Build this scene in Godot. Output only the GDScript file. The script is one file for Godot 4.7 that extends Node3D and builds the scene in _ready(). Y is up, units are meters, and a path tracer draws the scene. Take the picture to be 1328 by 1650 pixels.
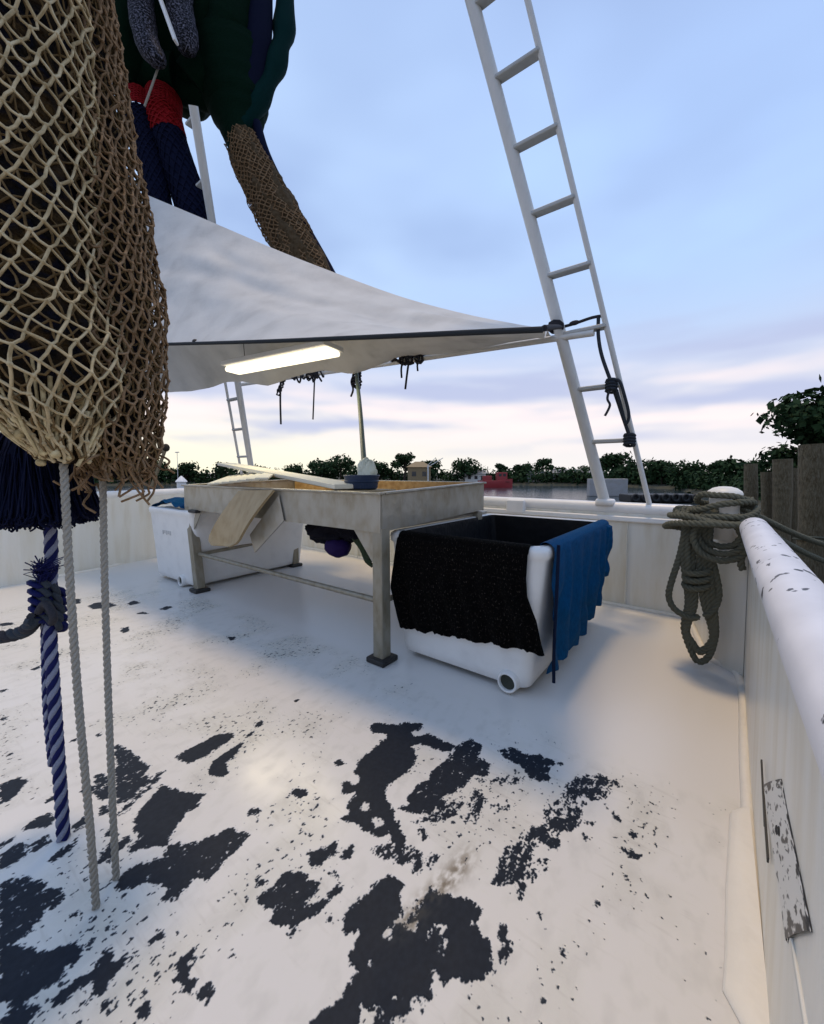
extends Node3D
# The open stern deck of a fishing boat at dusk. +x is starboard, -z is aft, y up, the deck at y = 0.

class MB:
	# collects triangles of one mesh
	var v := PackedVector3Array()
	var n := PackedVector3Array()
	var t := PackedVector2Array()
	var c := PackedColorArray()
	var ix := PackedInt32Array()
	var col := Color.WHITE

	func vert(p: Vector3, nn: Vector3, uv := Vector2.ZERO) -> int:
		v.append(p)
		n.append(nn)
		t.append(uv)
		c.append(col)
		return v.size() - 1

	func tri(a: int, b: int, d: int) -> void:
		var g := (v[b] - v[a]).cross(v[d] - v[a])
		ix.append(a)
		if g.dot(n[a] + n[b] + n[d]) > 0.0:
			ix.append(d)
			ix.append(b)
		else:
			ix.append(b)
			ix.append(d)

	func quad(a: int, b: int, d: int, e: int) -> void:
		tri(a, b, d)
		tri(a, d, e)

	func flat(p: Array, nn := Vector3.ZERO) -> void:
		# a flat convex polygon
		var g: Vector3 = (p[2] - p[0]).cross(p[1] - p[0]).normalized() if nn == Vector3.ZERO else nn
		var k := v.size()
		for q in p:
			vert(q, g, Vector2(q.x + q.z, q.y))
		for i in range(2, p.size()):
			tri(k, k + i - 1, k + i)

	func box(xf: Transform3D, size: Vector3, bev := 0.004) -> void:
		var h := size * 0.5
		var e := minf(bev, minf(h.x, minf(h.y, h.z)) * 0.6)
		var id := []
		for s in 8:
			var sg := Vector3(1 if s & 1 else -1, 1 if s & 2 else -1, 1 if s & 4 else -1)
			var three := []
			for ax in 3:
				var p := h - Vector3(e, e, e)
				p[ax] = h[ax]
				var nn := Vector3.ZERO
				nn[ax] = sg[ax]
				p *= sg
				three.append(vert(xf * p, (xf.basis * nn).normalized(), Vector2(p[(ax + 1) % 3], p[(ax + 2) % 3])))
			id.append(three)
		for ax in 3:
			var b := 1 << ax
			var u := 1 << ((ax + 1) % 3)
			var w := 1 << ((ax + 2) % 3)
			for s in [0, b]:
				quad(id[s][ax], id[s | u][ax], id[s | u | w][ax], id[s | w][ax])
			for s in [0, u, w, u | w]:
				var a1 := (ax + 1) % 3
				var a2 := (ax + 2) % 3
				quad(id[s][a1], id[s | b][a1], id[s | b][a2], id[s][a2])
		for s in 8:
			tri(id[s][0], id[s][1], id[s][2])

	func tube(p: PackedVector3Array, r, sides := 8, caps := true, squash := 1.0) -> void:
		var m := p.size()
		var side := Vector3.ZERO
		var k := v.size()
		var run := 0.0
		for i in m:
			var d := (p[mini(i + 1, m - 1)] - p[maxi(i - 1, 0)]).normalized()
			if i == 0:
				side = d.cross(Vector3.UP if absf(d.y) < 0.9 else Vector3.RIGHT).normalized()
			else:
				side = (side - d * side.dot(d)).normalized()
				run += p[i].distance_to(p[i - 1])
			var up := d.cross(side)
			var rr: float = r[i] if r is PackedFloat32Array else r
			for j in sides + 1:
				var a := TAU * j / sides
				var q := side * cos(a) + up * sin(a) * squash
				vert(p[i] + q * rr, (side * cos(a) * squash + up * sin(a)).normalized(), Vector2(float(j) / sides, run))
		for i in m - 1:
			for j in sides:
				var a := k + i * (sides + 1) + j
				quad(a, a + 1, a + sides + 2, a + sides + 1)
		if caps:
			for i in [0, m - 1]:
				var d := (p[0] - p[1]).normalized() if i == 0 else (p[m - 1] - p[m - 2]).normalized()
				var o := vert(p[i], d)
				var s := v.size()
				for j in sides + 1:
					vert(v[k + i * (sides + 1) + j], d, t[k + i * (sides + 1) + j])
				for j in sides:
					tri(o, s + j, s + j + 1)

	func strand(p: PackedVector3Array, r: float, sides := 4) -> void:
		# a cheap twine, without seam or caps
		var m := p.size()
		var side := Vector3.ZERO
		var k := v.size()
		for i in m:
			var d := (p[mini(i + 1, m - 1)] - p[maxi(i - 1, 0)]).normalized()
			if i == 0:
				side = d.cross(Vector3.UP if absf(d.y) < 0.9 else Vector3.RIGHT).normalized()
			else:
				side = (side - d * side.dot(d)).normalized()
			var up := d.cross(side)
			for j in sides:
				var a := TAU * j / sides
				var q := side * cos(a) + up * sin(a)
				vert(p[i] + q * r, q, Vector2(float(j) / sides, i * 0.1))
		for i in m - 1:
			for j in sides:
				var a := k + i * sides + j
				var b := k + i * sides + (j + 1) % sides
				quad(a, b, b + sides, a + sides)

	func grid(rows: Array, closed := false, out := 1.0, uvs := Vector2.ONE) -> void:
		# rows of points; a smooth surface through them
		var m := rows.size()
		var w: int = rows[0].size()
		var k := v.size()
		for i in m:
			for j in w:
				var ja := (j + w - 1) % w if closed else maxi(j - 1, 0)
				var jb := (j + 1) % w if closed else mini(j + 1, w - 1)
				var du: Vector3 = rows[i][jb] - rows[i][ja]
				var dv: Vector3 = rows[mini(i + 1, m - 1)][j] - rows[maxi(i - 1, 0)][j]
				var g := du.cross(dv)
				if g.length() < 1e-9:
					g = Vector3.UP
				vert(rows[i][j], g.normalized() * out, Vector2(float(j) / w, float(i) / m) * uvs)
		for i in m - 1:
			for j in (w if closed else w - 1):
				var j2 := (j + 1) % w
				quad(k + i * w + j, k + i * w + j2, k + (i + 1) * w + j2, k + (i + 1) * w + j)

	func lathe(prof: PackedVector2Array, sides: int, xf: Transform3D, closed_ends := true) -> void:
		# profile of (radius, height)
		var k := v.size()
		var m := prof.size()
		for i in m:
			var d := prof[mini(i + 1, m - 1)] - prof[maxi(i - 1, 0)]
			var nn := Vector2(d.y, -d.x).normalized()
			for j in sides + 1:
				var a := TAU * j / sides
				var e := Vector3(cos(a), 0, sin(a))
				vert(xf * (e * prof[i].x + Vector3.UP * prof[i].y), (xf.basis * (e * nn.x + Vector3.UP * nn.y)).normalized(), Vector2(float(j) / sides, prof[i].y))
		for i in m - 1:
			for j in sides:
				var a := k + i * (sides + 1) + j
				quad(a, a + 1, a + sides + 2, a + sides + 1)

	func ball(at: Vector3, r: Vector3, seg := 6, rings := 4) -> void:
		var k := v.size()
		for i in rings + 1:
			var e := PI * i / rings
			for j in seg:
				var a := TAU * (j + 0.5 * (i % 2)) / seg
				var q := Vector3(sin(e) * cos(a), cos(e), sin(e) * sin(a))
				vert(at + q * r, (q / r).normalized(), Vector2(float(j) / seg, float(i) / rings))
		for i in rings:
			for j in seg:
				var j2 := (j + 1) % seg
				quad(k + i * seg + j, k + i * seg + j2, k + (i + 1) * seg + j2, k + (i + 1) * seg + j)

	func mesh() -> ArrayMesh:
		var a := []
		a.resize(Mesh.ARRAY_MAX)
		a[Mesh.ARRAY_VERTEX] = v
		a[Mesh.ARRAY_NORMAL] = n
		a[Mesh.ARRAY_TEX_UV] = t
		a[Mesh.ARRAY_COLOR] = c
		a[Mesh.ARRAY_INDEX] = ix
		var me := ArrayMesh.new()
		me.add_surface_from_arrays(Mesh.PRIMITIVE_TRIANGLES, a)
		return me

var rng := RandomNumberGenerator.new()
var noise := FastNoiseLite.new()
var used := {}
var M := {}

# ---------------------------------------------------------------- naming and committing
func numbered(called: String) -> String:
	if not used.has(called):
		used[called] = 0
		return called
	used[called] += 1
	return "%s_%03d" % [called, used[called]]

func tag(o: Node3D, label: String, category: String, group := "", kind := "") -> void:
	if label:
		o.set_meta("label", label)
	if category:
		o.set_meta("category", category)
	if group:
		o.set_meta("group", group)
	if kind:
		o.set_meta("kind", kind)

func thing(called: String, label: String, category: String, at := Vector3.ZERO, turn := 0.0, group := "") -> Node3D:
	var o := Node3D.new()
	o.name = numbered(called)
	add_child(o)
	o.position = at
	o.rotation.y = turn
	tag(o, label, category, group)
	return o

func part(called: String, mb: MB, m: Material, parent: Node3D, kind := "") -> MeshInstance3D:
	var o := MeshInstance3D.new()
	o.name = called
	o.mesh = mb.mesh()
	o.material_override = m
	parent.add_child(o, true)
	if kind:
		o.set_meta("kind", kind)
	return o

func single(called: String, mb: MB, m: Material, label: String, category: String, group := "") -> MeshInstance3D:
	var o := MeshInstance3D.new()
	o.name = numbered(called)
	o.mesh = mb.mesh()
	o.material_override = m
	add_child(o)
	tag(o, label, category, group)
	return o

func structure(called: String, mb: MB, m: Material) -> MeshInstance3D:
	var o := single(called, mb, m, "", "")
	o.set_meta("kind", "structure")
	return o

func copy(o: Node3D, called: String, at: Vector3, turn := 0.0, size := 1.0, label := "", group := "") -> Node3D:
	var r: Node3D = o.duplicate()
	r.name = numbered(called)
	add_child(r)
	r.position = at
	r.rotation.y = turn
	r.scale = Vector3.ONE * size
	if label:
		r.set_meta("label", label)
	if group:
		r.set_meta("group", group)
	return r

# ---------------------------------------------------------------- shape helpers
func pv(a: Array) -> PackedVector3Array:
	return PackedVector3Array(a)

func at(p: Vector3, b := Basis.IDENTITY) -> Transform3D:
	return Transform3D(b, p)

func aim(d: Vector3, up := Vector3.UP) -> Basis:
	# a basis whose y axis points along d
	var y := d.normalized()
	var x := y.cross(up if absf(y.dot(up)) < 0.95 else Vector3.RIGHT).normalized()
	return Basis(x, y, x.cross(y))

func spline(p: Array, per := 6) -> PackedVector3Array:
	var out := PackedVector3Array()
	var m := p.size()
	for i in m - 1:
		var a: Vector3 = p[maxi(i - 1, 0)]
		var b: Vector3 = p[i]
		var d: Vector3 = p[i + 1]
		var e: Vector3 = p[mini(i + 2, m - 1)]
		for k in per:
			out.append(b.cubic_interpolate(d, a, e, float(k) / per))
	out.append(p[m - 1])
	return out

func bar(mb: MB, a: Vector3, b: Vector3, w: float, d: float, bev := 0.004) -> void:
	mb.box(Transform3D(aim(b - a), (a + b) * 0.5), Vector3(w, a.distance_to(b), d), bev)

func laid(mbs: Array, path: PackedVector3Array, r: float, pitch: float, sides := 5) -> void:
	# a rope laid from as many strands as there are builders
	var cnt := mbs.size()
	var off := r * 0.5
	var lines := []
	for s in cnt:
		lines.append(PackedVector3Array())
	var side := Vector3.ZERO
	var run := 0.0
	var step := pitch / 7.0
	var total := 0.0
	for i in path.size() - 1:
		total += path[i].distance_to(path[i + 1])
	var steps := int(total / step) + 1
	var seg := 0
	var done := 0.0
	for k in steps + 1:
		var want := total * k / steps
		while seg < path.size() - 2 and done + path[seg].distance_to(path[seg + 1]) < want:
			done += path[seg].distance_to(path[seg + 1])
			seg += 1
		var l := path[seg].distance_to(path[seg + 1])
		var f := clampf((want - done) / maxf(l, 1e-6), 0, 1)
		var p := path[seg].lerp(path[seg + 1], f)
		var d0 := (path[seg + 1] - path[maxi(seg - 1, 0)]).normalized()
		var d1 := (path[mini(seg + 2, path.size() - 1)] - path[seg]).normalized()
		var d := d0.lerp(d1, f).normalized()
		if k == 0:
			side = d.cross(Vector3.UP if absf(d.y) < 0.9 else Vector3.RIGHT).normalized()
		else:
			side = (side - d * side.dot(d)).normalized()
		var up := d.cross(side)
		for s in cnt:
			var a := TAU * (want / pitch + float(s) / cnt)
			lines[s].append(p + (side * cos(a) + up * sin(a)) * off)
	for s in cnt:
		mbs[s].tube(lines[s], r * (0.56 if cnt < 4 else 0.5), sides)

func lumps(mb: MB, where: Vector3, r: Vector3, amp: float, freq: float, seg := 24, rings := 14, sd := 0) -> void:
	var rows := []
	for i in rings + 1:
		var row := PackedVector3Array()
		var e := PI * i / rings
		for j in seg:
			var a := TAU * j / seg
			var q := Vector3(sin(e) * cos(a), cos(e), sin(e) * sin(a))
			var f := 1.0 + amp * noise.get_noise_3d(q.x * freq + sd * 37.0, q.y * freq, q.z * freq)
			row.append(where + q * r * f)
		rows.append(row)
	mb.grid(rows, true, 1.0)

func netting(mb: MB, centre: Curve3D, span: Array, radius: PackedVector2Array, circ: float, top: float, length: float, a: Vector2, b: Vector2, tw: float, knot: float, jit: float, shift := 0.0, scale_r := 1.0, slack := 0.006) -> void:
	# diamond mesh of knotted twine round a hanging bundle; radius holds (distance below the top, radius)
	var nodes := {}
	var lim := int((circ + length) / minf(a.length(), b.length())) + 4
	for i in range(-lim, lim):
		for j in range(-lim, lim):
			var p := a * i + b * j
			if p.x < 0 or p.x > circ or p.y < 0 or p.y > length:
				continue
			p += Vector2(rng.randfn(0, jit), rng.randfn(0, jit))
			nodes[Vector2i(i, j)] = wrap_net(centre, span, radius, circ, top, length, p, shift, scale_r)
	for key in nodes:
		var q: Vector3 = nodes[key]
		if knot > 0:
			mb.ball(q, Vector3.ONE * knot * rng.randf_range(0.85, 1.2), 6, 4)
		for step in [Vector2i(1, 0), Vector2i(0, 1)]:
			if nodes.has(key + step):
				var e: Vector3 = nodes[key + step]
				var mid := (q + e) * 0.5 + Vector3(rng.randfn(0, slack * 0.4), -slack * rng.randf(), rng.randfn(0, slack * 0.4))
				mb.strand(pv([q, q.lerp(mid, 0.55), mid, e.lerp(mid, 0.55), e]) if knot > 0 else pv([q, mid, e]), tw * rng.randf_range(0.85, 1.15), 5 if knot > 0 else 4)

func radius_at(radius: PackedVector2Array, d: float) -> float:
	for i in radius.size() - 1:
		if d <= radius[i + 1].x:
			var f := clampf((d - radius[i].x) / (radius[i + 1].x - radius[i].x), 0, 1)
			return lerpf(radius[i].y, radius[i + 1].y, f * f * (3 - 2 * f))
	return radius[radius.size() - 1].y

func wrap_net(centre: Curve3D, span: Array, radius: PackedVector2Array, circ: float, top: float, length: float, p: Vector2, shift: float, scale_r: float) -> Vector3:
	var f := clampf(p.y / length, 0, 1)
	var o := centre.sample_baked(f * centre.get_baked_length())
	var th := p.x / circ * TAU + shift
	var r := radius_at(radius, p.y) * scale_r
	r *= 1.0 + 0.20 * noise.get_noise_3d(cos(th) * 70 + shift * 50, p.y * 60, sin(th) * 70) + 0.10 * noise.get_noise_3d(cos(th) * 190 + shift * 50, p.y * 200, sin(th) * 190)
	return Vector3(o.x + cos(th) * r * span[0], o.y, o.z + sin(th) * r * span[1])

func curve(p: Array) -> Curve3D:
	var k := Curve3D.new()
	for q in p:
		k.add_point(q)
	return k

# ---------------------------------------------------------------- materials
func mat(c: Color, rough := 0.6, metal := 0.0) -> StandardMaterial3D:
	# c is the linear base colour
	var m := StandardMaterial3D.new()
	m.albedo_color = c.linear_to_srgb()
	m.roughness = rough
	m.metallic = metal
	return m

func vmat(rough := 0.6) -> StandardMaterial3D:
	var m := mat(Color.WHITE, rough)
	m.vertex_color_use_as_albedo = true
	return m

func ramp(stops: Array) -> Gradient:
	var g := Gradient.new()
	var o := PackedFloat32Array()
	var c := PackedColorArray()
	for s in stops:
		o.append(s[0])
		c.append(s[1])
	g.offsets = o
	g.colors = c
	return g

func noise_tex(sd: int, freq: float, g: Gradient, size := 512, octaves := 4, type := FastNoiseLite.TYPE_SIMPLEX_SMOOTH) -> NoiseTexture2D:
	var f := FastNoiseLite.new()
	f.noise_type = type
	f.seed = sd
	f.frequency = freq
	f.fractal_octaves = octaves
	var x := NoiseTexture2D.new()
	x.width = size
	x.height = size
	x.seamless = true
	x.noise = f
	x.color_ramp = g
	return x

func bump_tex(sd: int, freq: float, strength: float, size := 512, octaves := 4) -> NoiseTexture2D:
	var x := noise_tex(sd, freq, null, size, octaves)
	x.as_normal_map = true
	x.bump_strength = strength
	return x

func tri(m: StandardMaterial3D, tex: Texture2D, sc: Vector3, bump: Texture2D = null, depth := 0.5, world := true) -> StandardMaterial3D:
	m.albedo_texture = tex
	m.uv1_triplanar = true
	m.uv1_world_triplanar = world
	m.uv1_scale = sc
	if bump:
		m.normal_enabled = true
		m.normal_texture = bump
		m.normal_scale = depth
	return m

func grey(x: float) -> Color:
	return Color(x, x, x)

func materials() -> void:
	var soft := noise_tex(3, 0.008, ramp([[0.0, grey(0.94)], [0.45, grey(0.985)], [1.0, grey(1.0)]]), 512, 5)
	var dirt := noise_tex(5, 0.009, ramp([[0.0, Color(0.92, 0.895, 0.85)], [0.35, Color(0.965, 0.955, 0.93)], [0.6, Color(0.985, 0.98, 0.97)], [1.0, grey(1.0)]]), 512, 5)
	var fine := bump_tex(7, 0.03, 3.0)
	var coarse := bump_tex(8, 0.012, 6.0)
	M.wall = tri(mat(Color(0.72, 0.715, 0.67), 0.30), dirt, Vector3(1.6, 0.25, 1.6), coarse, 0.16)
	M.white = tri(mat(Color(0.78, 0.78, 0.77), 0.35), soft, Vector3(0.8, 0.8, 0.8), fine, 0.12)
	M.plastic = tri(mat(Color(0.76, 0.76, 0.74), 0.4), soft, Vector3(1.1, 1.1, 1.1), fine, 0.1)
	M.bead = tri(mat(Color(0.76, 0.73, 0.66), 0.45), soft, Vector3(2, 2, 2), coarse, 0.4)
	M.pole = tri(mat(Color(0.62, 0.63, 0.62), 0.4), soft, Vector3(2, 1, 2), fine, 0.2)
	M.rung = tri(mat(Color(0.42, 0.43, 0.42), 0.5), soft, Vector3(3, 3, 3), fine, 0.3)
	var worn := noise_tex(11, 0.015, ramp([[0.0, Color(0.84, 0.80, 0.73)], [0.35, Color(0.93, 0.915, 0.88)], [0.62, Color(0.98, 0.975, 0.965)], [1.0, grey(1.0)]]), 512, 5)
	M.metal = tri(mat(Color(0.38, 0.365, 0.32), 0.36, 0.45), worn, Vector3(0.9, 0.5, 0.9), coarse, 0.2)
	M.leg = tri(mat(Color(0.29, 0.27, 0.215), 0.45, 0.25), worn, Vector3(2, 0.8, 2), coarse, 0.2)
	var timber := noise_tex(13, 0.02, ramp([[0.0, Color(0.74, 0.66, 0.52)], [0.5, Color(0.9, 0.85, 0.75)], [1.0, Color(1, 0.98, 0.94)]]), 512, 4)
	M.board = tri(mat(Color(0.40, 0.31, 0.18), 0.65), worn, Vector3(1.2, 0.8, 1.2), coarse, 0.2)
	M.cream = tri(mat(Color(0.74, 0.70, 0.56), 0.5), soft, Vector3(1, 1, 1), fine, 0.2)
	M.tray = tri(mat(Color(0.50, 0.36, 0.18), 0.55), timber, Vector3(1, 1, 3), coarse, 0.3)
	M.pile = tri(mat(Color(0.12, 0.108, 0.078), 0.85), timber, Vector3(3, 0.35, 3), bump_tex(17, 0.03, 10.0), 1.0)
	M.rubber = tri(mat(Color(0.02, 0.02, 0.02), 0.6), soft, Vector3(3, 3, 3))
	M.hole = mat(Color(0.03, 0.035, 0.025), 0.8)
	var fleck := noise_tex(19, 0.05, ramp([[0.0, grey(0.06)], [0.64, grey(0.075)], [0.74, Color(0.22, 0.2, 0.19)], [0.86, Color(0.62, 0.57, 0.52)], [1.0, Color(0.85, 0.8, 0.75)]]), 512, 2)
	M.shade = tri(mat(Color(0.13, 0.125, 0.125), 0.9), fleck, Vector3(3.2, 1.8, 3.2), bump_tex(20, 0.06, 8.0), 0.8)
	M.liner = tri(mat(Color(0.012, 0.013, 0.015), 0.35), soft, Vector3(2, 2, 2), coarse, 0.6)
	var weave := noise_tex(23, 0.05, ramp([[0.0, grey(0.72)], [1.0, grey(1.0)]]), 512, 3)
	M.blue = tri(mat(Color(0.002, 0.075, 0.205), 0.8), weave, Vector3(3, 0.8, 3), bump_tex(24, 0.08, 5.0), 0.5)
	M.navy_edge = mat(Color(0.006, 0.011, 0.03), 0.8)
	var twine := noise_tex(29, 0.02, ramp([[0.0, Color(0.60, 0.54, 0.44)], [0.5, Color(0.86, 0.82, 0.74)], [1.0, Color(1, 0.98, 0.94)]]), 256, 4)
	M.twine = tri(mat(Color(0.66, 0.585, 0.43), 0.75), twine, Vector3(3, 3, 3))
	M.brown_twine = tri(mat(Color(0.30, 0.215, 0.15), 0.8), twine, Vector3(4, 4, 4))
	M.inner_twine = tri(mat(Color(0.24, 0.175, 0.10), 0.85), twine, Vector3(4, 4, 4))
	M.tail = tri(mat(Color(0.11, 0.085, 0.06), 0.9), twine, Vector3(4, 4, 4))
	M.knot = tri(mat(Color(0.68, 0.61, 0.42), 0.7), twine, Vector3(6, 6, 6))
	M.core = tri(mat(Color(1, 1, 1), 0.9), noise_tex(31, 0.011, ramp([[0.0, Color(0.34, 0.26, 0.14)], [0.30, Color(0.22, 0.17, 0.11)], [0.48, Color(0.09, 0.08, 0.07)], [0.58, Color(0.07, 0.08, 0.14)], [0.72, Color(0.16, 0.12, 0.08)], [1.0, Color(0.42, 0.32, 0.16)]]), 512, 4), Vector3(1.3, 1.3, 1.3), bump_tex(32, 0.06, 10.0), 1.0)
	M.navy = tri(mat(Color(0.006, 0.009, 0.032), 0.85), weave, Vector3(4, 4, 4))
	M.navy_strand = tri(mat(Color(0.012, 0.016, 0.10), 0.6), weave, Vector3(8, 8, 8))
	M.pale_strand = tri(mat(Color(0.30, 0.32, 0.42), 0.65), weave, Vector3(8, 8, 8))
	M.grey_rope = tri(mat(Color(0.40, 0.375, 0.32), 0.75), weave, Vector3(8, 8, 8))
	M.dark_rope = tri(mat(Color(0.05, 0.05, 0.06), 0.8), weave, Vector3(8, 8, 8))
	M.olive = tri(mat(Color(0.155, 0.155, 0.115), 0.8), weave, Vector3(8, 8, 8))
	M.hose = tri(mat(Color(0.05, 0.06, 0.075), 0.7), weave, Vector3(8, 8, 8))
	M.green = tri(mat(Color(0.002, 0.018, 0.009), 0.9), weave, Vector3(3, 3, 3), bump_tex(37, 0.05, 14.0), 1.0)
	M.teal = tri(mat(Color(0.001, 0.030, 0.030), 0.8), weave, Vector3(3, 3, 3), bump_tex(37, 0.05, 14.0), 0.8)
	M.red = tri(mat(Color(0.30, 0.010, 0.014), 0.8), weave, Vector3(4, 4, 4))
	M.mottle = tri(mat(Color(0.8, 0.8, 0.85), 0.7), noise_tex(41, 0.05, ramp([[0.0, grey(0.02)], [0.5, grey(0.05)], [0.62, Color(0.35, 0.35, 0.4)], [1.0, Color(0.7, 0.7, 0.75)]]), 512, 3), Vector3(1.6, 1.6, 1.6))
	M.tarp = tri(mat(Color(0.60, 0.61, 0.60), 0.7), noise_tex(43, 0.006, ramp([[0.0, grey(0.80)], [0.4, grey(0.93)], [1.0, grey(1.0)]]), 512, 6), Vector3(0.8, 0.8, 0.8), bump_tex(44, 0.012, 7.0, 512, 5), 0.3)
	M.tarp.backlight_enabled = true
	M.tarp.backlight = Color(0.30, 0.29, 0.27)
	M.seam = mat(Color(0.03, 0.035, 0.04), 0.7)
	M.lamp = mat(Color(0.9, 0.88, 0.8), 0.4)
	M.lamp.emission_enabled = true
	M.lamp.emission = Color(1.0, 0.95, 0.82)
	M.lamp.emission_energy_multiplier = 1.25
	M.tub = tri(mat(Color(0.012, 0.03, 0.075), 0.45), soft, Vector3(3, 3, 3))
	M.bag = tri(mat(Color(0.62, 0.66, 0.55), 0.5), soft, Vector3(4, 4, 4), bump_tex(47, 0.02, 12.0), 0.8)
	M.green_pole = tri(mat(Color(0.10, 0.14, 0.125), 0.55), soft, Vector3(3, 3, 3))
	M.purple = tri(mat(Color(0.022, 0.010, 0.07), 0.6), weave, Vector3(5, 5, 5))
	M.black_net = tri(mat(Color(0.010, 0.010, 0.016), 0.85), weave, Vector3(5, 5, 5), bump_tex(37, 0.05, 14.0), 1.0)
	M.moss = tri(mat(Color(0.05, 0.07, 0.04), 0.85), weave, Vector3(5, 5, 5))
	# foliage and the far shore
	M.leaf = tri(mat(Color(0.034, 0.064, 0.038), 0.75), noise_tex(53, 0.03, ramp([[0.0, Color(0.5, 0.55, 0.5)], [0.5, Color(0.8, 0.85, 0.7)], [1.0, Color(1, 1, 0.85)]]), 256, 3), Vector3(0.3, 0.3, 0.3))
	M.leaf.backlight_enabled = true
	M.leaf.backlight = Color(0.10, 0.15, 0.05)
	M.bark = mat(Color(0.05, 0.04, 0.03), 0.9)
	M.bank = tri(mat(Color(0.06, 0.06, 0.04), 0.95), dirt, Vector3(0.1, 0.1, 0.1))
	M.house = tri(mat(Color(0.60, 0.60, 0.57), 0.6), soft, Vector3(0.3, 0.3, 0.3))
	M.roof = tri(mat(Color(0.34, 0.34, 0.33), 0.7), soft, Vector3(0.5, 0.5, 0.5))
	M.pane = mat(Color(0.03, 0.035, 0.04), 0.15)
	M.hull_red = tri(mat(Color(0.28, 0.025, 0.03), 0.5), soft, Vector3(0.4, 0.4, 0.4))
	M.concrete = tri(mat(Color(0.34, 0.335, 0.34), 0.8), dirt, Vector3(0.3, 0.3, 0.3))
	M.crane = tri(mat(Color(0.22, 0.16, 0.08), 0.6), soft, Vector3(0.5, 0.5, 0.5))

# cloth, net and fibre shine less than paint
func dull() -> void:
	for k in ["seam", "shade", "liner", "blue", "navy_edge", "twine", "brown_twine", "inner_twine", "knot", "core", "navy", "navy_strand", "pale_strand", "grey_rope", "dark_rope", "olive", "hose", "green", "teal", "red", "mottle", "black_net", "moss", "tail", "leaf", "bark", "purple"]:
		M[k].metallic_specular = 0.2

# white rail paint with black chips worn through
func chipped(sd: int, edge: float, base: Color) -> ImageTexture:
	var w := 256
	var h := 1024
	var im := Image.create(w, h, false, Image.FORMAT_RGB8)
	var f := FastNoiseLite.new()
	f.seed = sd
	f.frequency = 0.03
	f.fractal_octaves = 4
	var where := FastNoiseLite.new()
	where.seed = sd + 1
	where.frequency = 0.008
	for y in h:
		for x in w:
			var a := TAU * x / w
			var q := f.get_noise_3d(cos(a) * 40.0, sin(a) * 40.0, y * 0.55) + 0.55 * where.get_noise_3d(cos(a) * 40, sin(a) * 40, y)
			var k := smoothstep(edge, edge + 0.05, q)
			var g := 0.93 + 0.07 * where.get_noise_3d(cos(a) * 40, sin(a) * 40, y * 0.5 + 900)
			im.set_pixel(x, y, (base * g).lerp(Color(0.13, 0.13, 0.15), k * 0.9))
	return ImageTexture.create_from_image(im)

# ---------------------------------------------------------------- sky
func sky_texture() -> ImageTexture:
	var w := 1024
	var h := 512
	var im := Image.create(w, h, false, Image.FORMAT_RGBF)
	var n1 := FastNoiseLite.new()
	n1.seed = 71
	n1.frequency = 1.0
	n1.fractal_octaves = 5
	var n2 := FastNoiseLite.new()
	n2.seed = 72
	n2.frequency = 1.0
	n2.fractal_octaves = 4
	var es := [-5.0, 0.0, 3.5, 7.0, 11.0, 15.0, 22.0, 34.0, 50.0, 90.0]
	var cs := [Color8(222, 214, 214), Color8(226, 222, 222), Color8(224, 220, 222), Color8(216, 214, 222), Color8(198, 203, 220), Color8(182, 196, 224), Color8(166, 190, 228), Color8(160, 186, 229), Color8(158, 183, 227), Color8(156, 181, 225)]
	for y in h:
		var e := 90.0 - 180.0 * (y + 0.5) / h
		var k := 0
		while k < es.size() - 2 and e > es[k + 1]:
			k += 1
		var f := clampf((e - es[k]) / (es[k + 1] - es[k]), 0, 1)
		var base: Color = cs[k].srgb_to_linear().lerp(cs[k + 1].srgb_to_linear(), f)
		for x in w:
			var a := TAU * (x + 0.5) / w
			var d := Vector3(sin(a) * cos(deg_to_rad(e)), sin(deg_to_rad(e)), -cos(a) * cos(deg_to_rad(e)))
			var c := base
			# the afterglow, low on the port side
			var glow := maxf(0.0, Vector3(d.x, 0, d.z).normalized().dot(Vector3(-0.96, 0, -0.28)))
			var lowness := clampf(1.0 - e / 10.0, 0, 1)
			c = c.lerp(Color8(246, 240, 206).srgb_to_linear(), pow(glow, 4.0) * lowness * 0.85)
			c = c.lerp(Color8(186, 210, 240).srgb_to_linear(), pow(glow, 2.5) * clampf((e - 12.0) / 10.0, 0, 1) * clampf((75.0 - e) / 35.0, 0, 1) * 0.55)
			# streaky low clouds, then soft high ones
			var up := maxf(d.y, 0.0)
			var q := Vector3(d.x, 0, d.z) / (up + 0.16)
			var s := n1.get_noise_3d(q.x * 0.55, up * 14.0, q.z * 0.55)
			var band := clampf((e - 2.0) / 4.0, 0, 1) * clampf((24.0 - e) / 10.0, 0, 1)
			c = c.lerp(Color8(172, 181, 212).srgb_to_linear(), clampf(s * 2.6 + 0.10, 0, 1) * band * 0.8)
			c = c.lerp(Color8(244, 228, 226).srgb_to_linear(), clampf(-s * 2.6 + 0.05, 0, 1) * band * clampf((16.0 - e) / 8.0, 0, 1) * 0.85)
			var high := n2.get_noise_3d(q.x * 0.8, up * 2.0, q.z * 0.8)
			var hb := clampf((e - 14.0) / 12.0, 0, 1)
			c = c.lerp(Color8(174, 204, 238).srgb_to_linear(), clampf(high * 2.0, 0, 1) * hb * 0.8)
			c = c.lerp(Color8(149, 172, 213).srgb_to_linear(), clampf(-high * 2.0, 0, 1) * hb * 0.85)
			im.set_pixel(x, y, c)
	return ImageTexture.create_from_image(im)

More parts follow.
